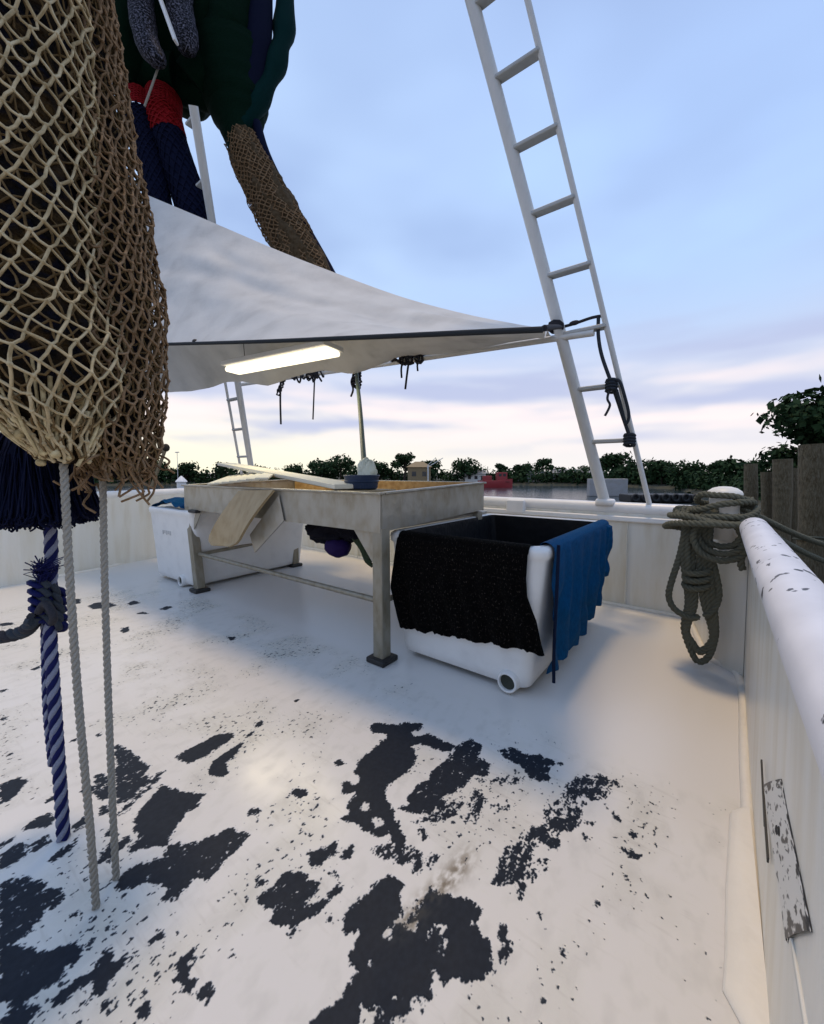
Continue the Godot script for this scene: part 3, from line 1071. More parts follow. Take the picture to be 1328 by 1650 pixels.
func tote_shell() -> MB:
	# 1.04 wide at the rim, 0.87 at the floor, 0.82 high, open on top; the origin is the middle of its footprint
	var mb := MB.new()
	var rows := [rounded(0.40, 0.66, 0.05, 0.03, Vector2.ZERO), rounded(0.425, 0.685, 0.06, 0.045, Vector2.ZERO), rounded(0.432, 0.69, 0.06, 0.09, Vector2.ZERO)]
	for i in 7:
		var f := i / 6.0
		rows.append(rounded(lerpf(0.433, 0.508, f), lerpf(0.69, 0.72, f), 0.065, lerpf(0.1, 0.745, f), Vector2.ZERO))
	rows.append_array([rounded(0.522, 0.732, 0.07, 0.76, Vector2.ZERO), rounded(0.526, 0.736, 0.07, 0.79, Vector2.ZERO), rounded(0.522, 0.732, 0.07, 0.808, Vector2.ZERO), rounded(0.508, 0.718, 0.07, 0.82, Vector2.ZERO), rounded(0.476, 0.686, 0.06, 0.82, Vector2.ZERO), rounded(0.462, 0.672, 0.055, 0.808, Vector2.ZERO), rounded(0.455, 0.665, 0.05, 0.78, Vector2.ZERO), rounded(0.39, 0.63, 0.05, 0.12, Vector2.ZERO), rounded(0.35, 0.60, 0.05, 0.11, Vector2.ZERO), rounded(0.01, 0.01, 0.005, 0.11, Vector2.ZERO)])
	mb.grid(rows, true, 1.0)
	for x in [-0.24, 0.24]:
		mb.box(at(Vector3(x, 0.02, 0)), Vector3(0.16, 0.04, 1.2), 0.008)
	return mb

func plug(parent: Node3D, p: Vector3) -> void:
	var boss := MB.new()
	boss.lathe(PackedVector2Array([Vector2(0.07, -0.10), Vector2(0.062, -0.04), Vector2(0.056, 0.02), Vector2(0.053, 0.026), Vector2(0.046, 0.028), Vector2(0.043, 0.02), Vector2(0.042, -0.03)]), 20, at(p, Basis(Vector3.RIGHT, PI / 2)))
	var b := part("drain_spout", boss, M.plastic, parent)
	var hole := MB.new()
	hole.lathe(PackedVector2Array([Vector2(0.043, 0.008), Vector2(0.02, 0.006), Vector2(0.0, 0.004)]), 16, at(p, Basis(Vector3.RIGHT, PI / 2)))
	part("plug", hole, M.hole, b)

func totes() -> void:
	var o := thing("fish_tote", "open white fish tote beside the table, draped with black shade cloth and a blue towel", "tote", Vector3(-1.19, 0, -2.69), 0.0, "white plastic fish totes by the sorting table")
	part("shell", tote_shell(), M.plastic, o)
	plug(o, Vector3(0.325, 0.068, 0.70))
	# the hinge side next to the table
	var strip := MB.new()
	bar(strip, Vector3(-0.535, 0.836, 0.66), Vector3(-0.535, 0.836, -0.66), 0.075, 0.022, 0.005)
	part("edge_strip", strip, M.metal, o)
	var hinge := MB.new()
	bar(hinge, Vector3(-0.535, 0.862, 0.66), Vector3(-0.535, 0.862, 0.24), 0.05, 0.03, 0.008)
	part("hinge", hinge, M.rubber, o)
	var hinge2 := MB.new()
	bar(hinge2, Vector3(-0.535, 0.862, -0.1), Vector3(-0.535, 0.862, -0.5), 0.05, 0.03, 0.008)
	part("hinge", hinge2, M.rubber, o)
	var clip := MB.new()
	clip.box(at(Vector3(-0.535, 0.875, 0.07)), Vector3(0.07, 0.06, 0.26), 0.01)
	part("clip", clip, M.plastic, o)
	var label := "open white fish tote behind the table's left leg, with a blue cloth lying over it"
	var t2 := thing("fish_tote", label, "tote", Vector3(-4.68, 0, -2.50), 0.03, "white plastic fish totes by the sorting table")
	part("shell", tote_shell(), M.plastic, t2)
	plug(t2, Vector3(0.22, 0.068, 0.70))
	var mark := MB.new()
	var mm := mat(Color(0.50, 0.50, 0.49), 0.5)
	for k in 5:
		mark.box(at(Vector3(-0.17 + 0.043 * k, 0.55 + 0.006 * (k % 2), 0.7135)), Vector3(0.026, 0.045 - 0.012 * (k % 2), 0.004), 0.001)
	part("moulded_mark", mark, mm, t2)
	var cl := MB.new()
	var rows := []
	for i in 17:
		var row := PackedVector3Array()
		for j in 25:
			var u := i / 16.0
			var w := j / 24.0
			var x := -5.10 + 0.78 * u
			var z := -1.77 - 0.62 * w
			var y := 0.84 + 0.075 * sin(PI * u) + 0.035 * noise.get_noise_2d(u * 130, w * 130) + 0.012 * sin(u * 21 + w * 6)
			var edge := minf(minf(u, 1 - u), minf(w, 1 - w))
			y -= 0.02 * exp(-edge * 18.0)
			row.append(Vector3(x + 0.02 * noise.get_noise_2d(w * 200, 7), y, z))
		rows.append(row)
	cl.grid(rows, false, -1.0)
	single("folded_cloth", cl, M.blue, "rumpled blue cloth lying on top of the tote at the table's left leg", "cloth")
	# black shade cloth: lining inside, a skirt over the near end
	var s := thing("shade_cloth", "black flecked shade cloth hanging over the near end of the open tote", "cloth")
	var c := Vector2(-1.19, -2.69)
	var lin := MB.new()
	var lr := []
	for q in [[0.452, 0.662, 0.815], [0.444, 0.655, 0.78], [0.415, 0.64, 0.5], [0.38, 0.62, 0.16], [0.34, 0.59, 0.13], [0.01, 0.01, 0.125]]:
		var row := rounded(q[0], q[1], 0.05 if q[0] > 0.1 else 0.004, q[2], c, 8)
		for k in row.size():
			row[k] += Vector3(noise.get_noise_1d(k * 40.0 + q[2] * 100), 0, noise.get_noise_1d(k * 47.0 + 900 + q[2] * 90)) * 0.012
		lr.append(row)
	lin.grid(lr, true, -1.0)
	part("lining", lin, M.liner, s)
	var sk := MB.new()
	var left := curve([Vector3(-1.60, 0.8, 0), Vector3(-1.635, 0.66, 0), Vector3(-1.665, 0.44, 0), Vector3(-1.645, 0.32, 0), Vector3(-1.60, 0.175, 0)])
	var right := curve([Vector3(-0.745, 0.8, 0), Vector3(-0.755, 0.66, 0), Vector3(-0.745, 0.56, 0), Vector3(-0.70, 0.43, 0), Vector3(-0.665, 0.245, 0)])
	var rws := []
	# over the rim: inside, across, then down the face
	for i in 60:
		var row := PackedVector3Array()
		var f := (i - 9) / 50.0
		for j in 91:
			var u := j / 90.0
			var fl := clampf(f, 0, 1)
			var a := left.sample_baked(fl * left.get_baked_length())
			var b := right.sample_baked(fl * right.get_baked_length())
			var bottom := 0.20 + 0.075 * u + 0.018 * noise.get_noise_1d(u * 700) + 0.035 * maxf(0.0, noise.get_noise_1d(u * 300 + 90) - 0.1)
			var p := a.lerp(b, u)
			if i < 10:
				var g := i / 9.0
				var ang := PI * (1.0 - g)
				p.y = 0.795 + 0.035 * sin(ang)
				p.z = -1.992 + 0.047 * cos(ang)
				if i < 3:
					p.y -= 0.05 * (3 - i)
			else:
				p.y = lerpf(0.795, bottom, fl)
				p.z = lerpf(-1.945, -1.985, fl) + 0.012
			var deep := clampf(fl * 2.0, 0.15, 1)
			p.z += deep * (0.010 * sin(u * 44.0 + 2.5 * noise.get_noise_1d(fl * 60)) + 0.018 * noise.get_noise_2d(u * 260, fl * 40) + 0.012)
			row.append(p)
		rws.append(row)
	sk.grid(rws, false, 1.0)
	part("skirt", sk, M.shade, s)
	# blue towel over the starboard rim
	var tw := thing("blue_towel", "blue towel hanging in folds over the right side of the open tote", "towel")
	var tm := MB.new()
	var trw := []
	for i in 56:
		var row := PackedVector3Array()
		for j in 81:
			var u := j / 80.0
			var z := lerpf(-2.05, -3.36, u)
			var drop := 0.12
			# ragged steps of the hem
			drop = 0.14 - 0.02 * u + 0.05 * floor(maxf(0.0, u - 0.42) * 7.0) + 0.012 * noise.get_noise_1d(u * 900)
			if u > 0.92:
				drop = 0.40
			var p := Vector3.ZERO
			if i < 14:
				var ang := PI * (1.0 - i / 13.0)
				p = Vector3(-0.697 + 0.045 * cos(ang), 0.80 + 0.038 * sin(ang), z)
				if i < 4:
					p.y -= 0.06 * (4 - i)
			else:
				var f := (i - 13) / 42.0
				p = Vector3(lerpf(-0.652, -0.70, f), lerpf(0.80, drop, f), z + 0.02 * f * noise.get_noise_1d(u * 300))
				var deep := clampf(f * 1.6 + 0.12, 0, 1)
				p.x += deep * (0.028 + 0.020 * sin(u * 38.0 + noise.get_noise_2d(u * 100, f * 60) * 3.0) + 0.03 * noise.get_noise_2d(u * 170, f * 30))
				if u > 0.93:
					p.x += 0.02
			row.append(p)
		trw.append(row)
	tm.grid(trw, false, 1.0)
	part("cloth", tm, M.blue, tw)
	var hemm := MB.new()
	hemm.tube(spline([Vector3(-0.63, 0.832, -2.05), Vector3(-0.632, 0.6, -2.042), Vector3(-0.645, 0.3, -2.055), Vector3(-0.640, 0.11, -2.045)], 6), 0.009, 8)
	part("dark_edge", hemm, M.navy_edge, tw)

# ---------------------------------------------------------------- the sorting table
func table() -> void:
	var o := thing("sorting_table", "large weathered metal sorting table on four legs with deep sides", "table")
	var x0 := -4.33
	var x1 := -1.63
	var z0 := -1.81
	var z1 := -3.16
	var yf := 1.065
	var yb := 1.105
	# legs: two near, two far
	for q in [[-1.66, -1.85, yf, -1.665], [-4.12, -1.84, yf, -4.28], [-4.29, -3.10, yb, -4.30], [-1.68, -3.12, yb, -1.68]]:
		var top := Vector3(q[3], 0.86, q[1])
		var foot := Vector3(q[0], 0.03, q[1])
		var mb := MB.new()
		# an angle section: two plates that meet at the outer corner
		var sx := -1.0 if q[0] < -3 else 1.0
		var sz := 1.0 if q[1] > -2 else -1.0
		bar(mb, foot, top, 0.085, 0.085, 0.008)
		var leg := part("leg", mb, M.leg, o)
		var pad := MB.new()
		pad.box(at(Vector3(q[0], 0.018, q[1])), Vector3(0.15, 0.036, 0.15), 0.008)
		part("foot_pad", pad, M.rubber, leg)
	# sides
	var side := func(a: Vector3, b: Vector3, drop: float, thick: float) -> MB:
		var mb := MB.new()
		var d := (b - a).normalized()
		var nn := Vector3(d.z, 0, -d.x) * thick
		var p := [a, b, b + Vector3.DOWN * drop, a + Vector3.DOWN * drop]
		mb.flat([p[0] + nn, p[1] + nn, p[2] + nn, p[3] + nn], nn.normalized())
		mb.flat([p[0] - nn, p[1] - nn, p[2] - nn, p[3] - nn], -nn.normalized())
		mb.flat([p[3] + nn, p[2] + nn, p[2] - nn, p[3] - nn], Vector3.DOWN)
		mb.flat([p[0] + nn, p[1] + nn, p[1] - nn, p[0] - nn], Vector3.UP)
		mb.flat([p[0] + nn, p[3] + nn, p[3] - nn, p[0] - nn], -d)
		mb.flat([p[1] + nn, p[2] + nn, p[2] - nn, p[1] - nn], d)
		return mb
	part("side_panel", side.call(Vector3(x0, yf, z0), Vector3(x1, yf, z0), 0.235, 0.006), M.metal, o)
	part("side_panel", side.call(Vector3(x1, yf, z0 - 0.006), Vector3(x1, yb, z1 + 0.006), 0.23, 0.006), M.metal, o)
	part("side_panel", side.call(Vector3(x0, yf, z0 - 0.006), Vector3(x0, yb, z1 + 0.006), 0.235, 0.006), M.metal, o)
	part("side_panel", side.call(Vector3(x0, yb, z1), Vector3(x1, yb, z1), 0.235, 0.006), M.metal, o)
	var rim := MB.new()
	bar(rim, Vector3(x0 - 0.02, yf + 0.008, z0 + 0.004), Vector3(x1 + 0.02, yf + 0.008, z0 + 0.004), 0.05, 0.016, 0.005)
	bar(rim, Vector3(x1 + 0.004, yf + 0.0095, z0 - 0.022), Vector3(x1 + 0.004, yb + 0.0095, z1 + 0.03), 0.05, 0.016, 0.005)
	bar(rim, Vector3(x0 - 0.004, yf + 0.0095, z0 - 0.022), Vector3(x0 - 0.004, yb + 0.0095, z1 + 0.03), 0.05, 0.016, 0.005)
	bar(rim, Vector3(x0 - 0.02, yb + 0.008, z1), Vector3(x1 + 0.02, yb + 0.008, z1), 0.05, 0.016, 0.005)
	part("rim", rim, M.metal, o)
	var bed := MB.new()
	bed.flat([Vector3(x0 + 0.01, 0.875, z0 - 0.01), Vector3(x1 - 0.01, 0.875, z0 - 0.01), Vector3(x1 - 0.01, 0.915, z1 + 0.01), Vector3(x0 + 0.01, 0.915, z1 + 0.01)], Vector3.UP)
	bed.flat([Vector3(x0 + 0.01, 0.865, z0 - 0.01), Vector3(x1 - 0.01, 0.865, z0 - 0.01), Vector3(x1 - 0.01, 0.905, z1 + 0.01), Vector3(x0 + 0.01, 0.905, z1 + 0.01)], Vector3.DOWN)
	part("tray_bed", bed, M.tray, o)
	var wood := MB.new()
	bar(wood, Vector3(x0 + 0.03, 1.05, z1 + 0.022), Vector3(x1 - 0.03, 1.05, z1 + 0.022), 0.02, 0.13, 0.004)
	part("backboard", wood, M.tray, o)
	# stretchers between the legs
	for q in [[Vector3(-4.16, 0.375, -1.86), Vector3(-1.70, 0.375, -1.875)], [Vector3(-4.17, 0.37, -1.88), Vector3(-4.28, 0.39, -3.06)], [Vector3(-1.69, 0.37, -1.89), Vector3(-1.69, 0.39, -3.08)]]:
		var mb := MB.new()
		mb.tube(pv([q[0], q[1]]), 0.019, 10)
		part("stretcher", mb, M.leg, o)
	# triangular gussets where legs meet sides
	for q in [[Vector3(-1.71, 0.829, -1.822), -1.0], [Vector3(-4.17, 0.829, -1.822), 1.0]]:
		var mb := MB.new()
		var p: Vector3 = q[0]
		var tri3 := [p, p + Vector3(0.17 * q[1], 0, 0), p + Vector3(0, -0.2, 0)]
		mb.flat(tri3, Vector3.BACK)
		var bk := []
		for e in tri3:
			bk.append(e + Vector3(0, 0, -0.008))
		mb.flat(bk, Vector3.FORWARD)
		mb.flat([tri3[1], tri3[2], bk[2], bk[1]], Vector3(q[1], -1, 0).normalized())
		part("gusset", mb, M.metal, o)
	var br := MB.new()
	br.box(at(Vector3(-4.10, 0.82, -1.80)), Vector3(0.16, 0.03, 0.06), 0.006)
	part("bracket", br, M.rubber, o)
	# the chute at the near side
	var ch := thing("chute", "tan board chute hanging off the near side of the sorting table", "chute")
	var cp := MB.new()
	var a := Vector3(-2.93, 1.06, -1.775)
	var b := Vector3(-3.22, 0.60, -1.62)
	var rows := []
	for i in 13:
		var f := i / 12.0
		var w := 0.25 - 0.01 * f
		if f > 0.85:
			w -= 0.10 * pow((f - 0.85) / 0.15, 2.0)
		var m := a.lerp(b, f) + Vector3(0, 0, 0.03 * sin(PI * f))
		var row := PackedVector3Array()
		for j in 9:
			var u := j / 8.0 * 2.0 - 1.0
			row.append(m + Vector3(u * w, u * 0.01, 0.02 * u * u))
		rows.append(row)
	cp.grid(rows, false, 1.0)
	var back := []
	for r in rows:
		var nr := PackedVector3Array()
		for p in r:
			nr.append(p + Vector3(-0.004, -0.008, -0.022))
		back.append(nr)
	cp.grid(back, false, -1.0)
	for e in [0, 8]:
		var r1 := PackedVector3Array()
		var r2 := PackedVector3Array()
		for i in 13:
			r1.append(rows[i][e])
			r2.append(back[i][e])
		cp.grid([r1, r2], false, 1.0 if e == 8 else -1.0)
	cp.grid([rows[12], back[12]], false, 1.0)
	part("board", cp, M.board, ch)
	var pl := MB.new()
	var tri4 := [Vector3(-2.66, 1.03, -1.79), Vector3(-2.60, 0.84, -1.79), Vector3(-2.93, 0.56, -1.74), Vector3(-2.98, 0.70, -1.73)]
	pl.flat(tri4, Vector3(0.1, 0, 1).normalized())
	var bk4 := []
	for e in tri4:
		bk4.append(e + Vector3(0, 0, -0.012))
	pl.flat(bk4, Vector3.FORWARD)
	pl.flat([tri4[1], tri4[2], bk4[2], bk4[1]], Vector3(0.6, -0.8, 0))
	part("side_plate", pl, M.metal, ch)
	var kn := MB.new()
	kn.ball(Vector3(-2.93, 0.93, -1.725), Vector3(0.02, 0.02, 0.012), 8, 6)
	part("bolt", kn, M.rubber, ch)
	# boards and slats lying across the near left corner
	var pk := MB.new()
	bar(pk, Vector3(-4.95, 1.31, -2.58), Vector3(-2.02, 1.105, -1.91), 0.22, 0.035, 0.006)
	single("long_board", pk, M.cream, "long pale board lying aslant across the table, its left end raised on slats", "board")
	for i in 7:
		var mb := MB.new()
		var y := 1.115 + 0.022 * i
		var x := -4.13 + 0.15 * i
		bar(mb, Vector3(x - 0.33, y + 0.05 - 0.014 * i, -2.42 + 0.015 * i), Vector3(x + 0.42, y - 0.02 - 0.012 * i, -1.80 + 0.01 * i), 0.10, 0.018, 0.004)
		single("wooden_slat", mb, M.cream, ["lowest","second","third","fourth","fifth","sixth","topmost"][i] + " pale wooden slat of the fanned stack under the long board", "slat", "fanned slats under the long board")
	# the tub
	var tub := thing("tub", "low dark blue tub standing on the near edge of the sorting table", "tub", Vector3(-2.04, 1.083, -2.06))
	var tb := MB.new()
	tb.lathe(PackedVector2Array([Vector2(0, 0.0), Vector2(0.105, 0.0), Vector2(0.115, 0.012), Vector2(0.125, 0.085), Vector2(0.132, 0.095), Vector2(0.130, 0.102), Vector2(0.118, 0.098), Vector2(0.108, 0.02), Vector2(0, 0.016)]), 32, at(Vector3.ZERO))
	part("body", tb, M.tub, tub)
	var rib := MB.new()
	rib.lathe(PackedVector2Array([Vector2(0.120, 0.050), Vector2(0.126, 0.055), Vector2(0.1265, 0.060), Vector2(0.121, 0.064)]), 32, at(Vector3.ZERO))
	part("rib", rib, M.tub, tub)
	var shelf := MB.new()
	bar(shelf, Vector3(-2.04, 1.069, -1.85), Vector3(-2.04, 1.069, -2.25), 0.34, 0.022, 0.004)
	single("short_board", shelf, M.board, "short board under the blue tub, resting on the table's edge", "board")
	var bag := MB.new()
	lumps(bag, Vector3(-1.99, 1.20, -2.06), Vector3(0.07, 0.10, 0.065), 0.35, 70, 28, 18, 3)
	single("white_bag", bag, M.bag, "crumpled pale plastic bag stuffed into the blue tub", "bag")
	var rod := MB.new()
	rod.tube(spline([Vector3(-1.985, 1.11, -2.06), Vector3(-2.10, 1.26, -2.15), Vector3(-2.75, 1.83, -2.76), Vector3(-3.40, 2.36, -3.36), Vector3(-3.5, 2.46, -3.45)], 6), 0.021, 12)
	single("slender_pole", rod, M.green_pole, "slender grey-green pole leaning from the blue tub up to the awning pipe", "pole")
	var tie := MB.new()
	for s in 7:
		var ring := []
		for k in 9:
			var th := TAU * k / 8
			ring.append(Vector3(-3.49 + 0.05 * cos(th) + rng.randfn(0, 0.012), 2.46 - 0.035 * s + 0.03 * sin(th), -3.45 + 0.05 * sin(th)))
		tie.tube(pv(ring), 0.012, 6)
	tie.tube(spline([Vector3(-3.49, 2.4, -3.42), Vector3(-3.53, 2.3, -3.40), Vector3(-3.50, 2.2, -3.40), Vector3(-3.54, 2.12, -3.40)], 5), 0.012, 6)
	single("pole_lashing", tie, M.dark_rope, "dark lashing that holds the slender pole to the awning pipe", "rope")
	# net stuffed under the near side
	var bn := thing("net_bundle", "dark bundle of net and a purple float hung under the near side of the table", "net")
	var sack := MB.new()
	lumps(sack, Vector3(-2.32, 0.77, -2.02), Vector3(0.26, 0.12, 0.13), 0.4, 60, 36, 22, 5)
	lumps(sack, Vector3(-2.05, 0.80, -2.0), Vector3(0.16, 0.10, 0.10), 0.4, 60, 30, 18, 6)
	part("net_heap", sack, M.black_net, bn)
	var fl := MB.new()
	lumps(fl, Vector3(-2.20, 0.655, -1.97), Vector3(0.11, 0.075, 0.09), 0.12, 50, 28, 18, 7)
	part("float", fl, M.purple, bn)
	var gr := MB.new()
	for k in 5:
		gr.tube(spline([Vector3(-2.06 + 0.03 * k, 0.82, -1.95), Vector3(-2.0 + 0.025 * k, 0.74 - 0.01 * k, -1.94), Vector3(-1.93 + 0.01 * k, 0.69 - 0.02 * k, -1.94), Vector3(-1.88 + 0.012 * k, 0.67 - 0.025 * k, -1.95)], 5), 0.014, 6)
	part("line", gr, M.moss, bn)

# ---------------------------------------------------------------- bollard, coil and mooring lines
func mooring() -> void:
	var o := thing("mooring_bitt", "round white capped bitt at the corner of the rail under coiled rope", "bitt", Vector3(0.04, 0, -3.06))
	var post := MB.new()
	post.lathe(PackedVector2Array([Vector2(0, 0.80), Vector2(0.075, 0.80), Vector2(0.075, 1.06), Vector2(0.085, 1.062), Vector2(0.09, 1.072), Vector2(0.083, 1.09), Vector2(0.06, 1.108), Vector2(0.03, 1.117), Vector2(0, 1.119)]), 28, at(Vector3.ZERO))
	part("post", post, M.bead, o)
	var t := thing("rope_coil", "thick olive rope coiled round the corner bitt with a long hank hanging inboard", "rope")
	var mk := func(p: Array, per: int, called: String) -> void:
		var a := MB.new()
		var b := MB.new()
		var e := MB.new()
		laid([a, b, e], spline(p, per), 0.019, 0.085, 6)
		for q in [b, e]:
			var k := a.v.size()
			a.v.append_array(q.v)
			a.n.append_array(q.n)
			a.t.append_array(q.t)
			a.c.append_array(q.c)
			for i in q.ix:
				a.ix.append(i + k)
		part(called, a, M.olive, t)
	# turns round the bitt
	for s in 6:
		var ring := []
		var r := 0.115 + 0.022 * s
		var y := 1.035 - 0.032 * s
		for k in 11:
			var th := TAU * k / 10 + s
			ring.append(Vector3(0.03 - 0.008 * s + cos(th) * r * (1.05 + 0.1 * rng.randf()), y + 0.035 * sin(th * 1.0 + s * 1.3) + rng.randfn(0, 0.008), -3.04 + 0.015 * s + sin(th) * r * (0.9 + 0.1 * rng.randf())))
		ring.append(ring[0])
		mk.call(ring, 5, "turn")
	for s in 3:
		var ring := []
		for k in 9:
			var th := TAU * k / 8
			ring.append(Vector3(0.03 + cos(th) * (0.09 + 0.02 * s), 0.85 - 0.012 * s + sin(th) * (0.075 + 0.025 * s), -2.89 + 0.012 * s + 0.03 * cos(th + s)))
		ring.append(ring[0])
		mk.call(ring, 5, "small_loop")
	# the eye over the side
	mk.call([Vector3(0.10, 0.96, -2.90), Vector3(0.135, 0.86, -2.86), Vector3(0.12, 0.72, -2.86), Vector3(0.13, 0.66, -2.87)], 6, "short_end")
	# hank: strands from the turns down and back up
	for s in 3:
		var dx := 0.024 * (s - 1.0)
		var lo := 0.07 + 0.06 * (s % 2) + 0.07 * float(s > 1)
		mk.call([Vector3(-0.10 + dx, 0.98, -3.02), Vector3(-0.12 + dx, 0.90, -2.93), Vector3(-0.125 + dx * 0.9, 0.68, -2.91 + 0.02 * (s % 2)), Vector3(-0.10 + dx * 0.7, 0.42, -2.92), Vector3(-0.115 + dx * 0.3 - 0.01, 0.24, -2.93), Vector3(-0.085, lo + 0.02, -2.94), Vector3(-0.05, lo - 0.02, -2.94), Vector3(-0.005, lo + 0.03, -2.94), Vector3(0.015 - dx * 0.3, 0.25, -2.93), Vector3(-0.02 - dx, 0.45, -2.915), Vector3(-0.045 - dx, 0.70, -2.91), Vector3(-0.045 - dx, 0.90, -2.93), Vector3(-0.02 - dx, 0.98, -3.0)], 6, "hank_loop")
	mk.call([Vector3(-0.14, 0.90, -2.94), Vector3(-0.165, 0.70, -2.92), Vector3(-0.205, 0.52, -2.91), Vector3(-0.215, 0.43, -2.91), Vector3(-0.185, 0.36, -2.91), Vector3(-0.11, 0.32, -2.91), Vector3(-0.06, 0.34, -2.9)], 7, "side_loop")
	mk.call([Vector3(-0.05, 0.88, -2.93), Vector3(0.0, 0.66, -2.92), Vector3(0.03, 0.50, -2.92), Vector3(0.012, 0.40, -2.91), Vector3(-0.03, 0.345, -2.90)], 7, "side_loop")
	for s in 3:
		var ring := []
		for k in 9:
			var th := TAU * k / 8
			ring.append(Vector3(-0.075 + cos(th) * 0.062, 0.53 + 0.045 * s + 0.02 * cos(th + 1.0), -2.915 + sin(th) * 0.05))
		mk.call(ring, 4, "wrap")
	for s in 2:
		var ml := MB.new()
		var mb2 := MB.new()
		var mc := MB.new()
		var sagged := []
		var p0 := Vector3(0.10, 1.0 - 0.05 * s, -3.12)
		var p1 := Vector3(1.52, 0.30 - 0.25 * s, -7.0)
		for k in 9:
			var f := k / 8.0
			sagged.append(p0.lerp(p1, f) + Vector3(0, -0.10 * sin(PI * f), 0))
		laid([ml, mb2, mc], spline(sagged, 4), 0.023, 0.09, 5)
		for q in [mb2, mc]:
			var k := ml.v.size()
			ml.v.append_array(q.v)
			ml.n.append_array(q.n)
			ml.t.append_array(q.t)
			ml.c.append_array(q.c)
			for i in q.ix:
				ml.ix.append(i + k)
		single("mooring_line", ml, M.olive, ["upper of the two olive mooring lines running ashore from the corner bitt", "lower of the two olive mooring lines running ashore from the corner bitt"][s], "rope", "mooring lines to the pilings")

# ---------------------------------------------------------------- hanging net, tassel and ropes on the near left
func core(mb: MB, centre: Curve3D, span: Array, radius: PackedVector2Array, top: float, length: float, k: float) -> void:
	var rows := []
	for i in 61:
		var row := PackedVector3Array()
		for j in 48:
			row.append(wrap_net(centre, span, radius, 1.0, top, length, Vector2(j / 48.0, length * i / 60.0), 0.0, k * (1.0 + 0.10 * noise.get_noise_2d(j * 9.0, i * 9.0))))
		rows.append(row)
	mb.grid(rows, true, 1.0)

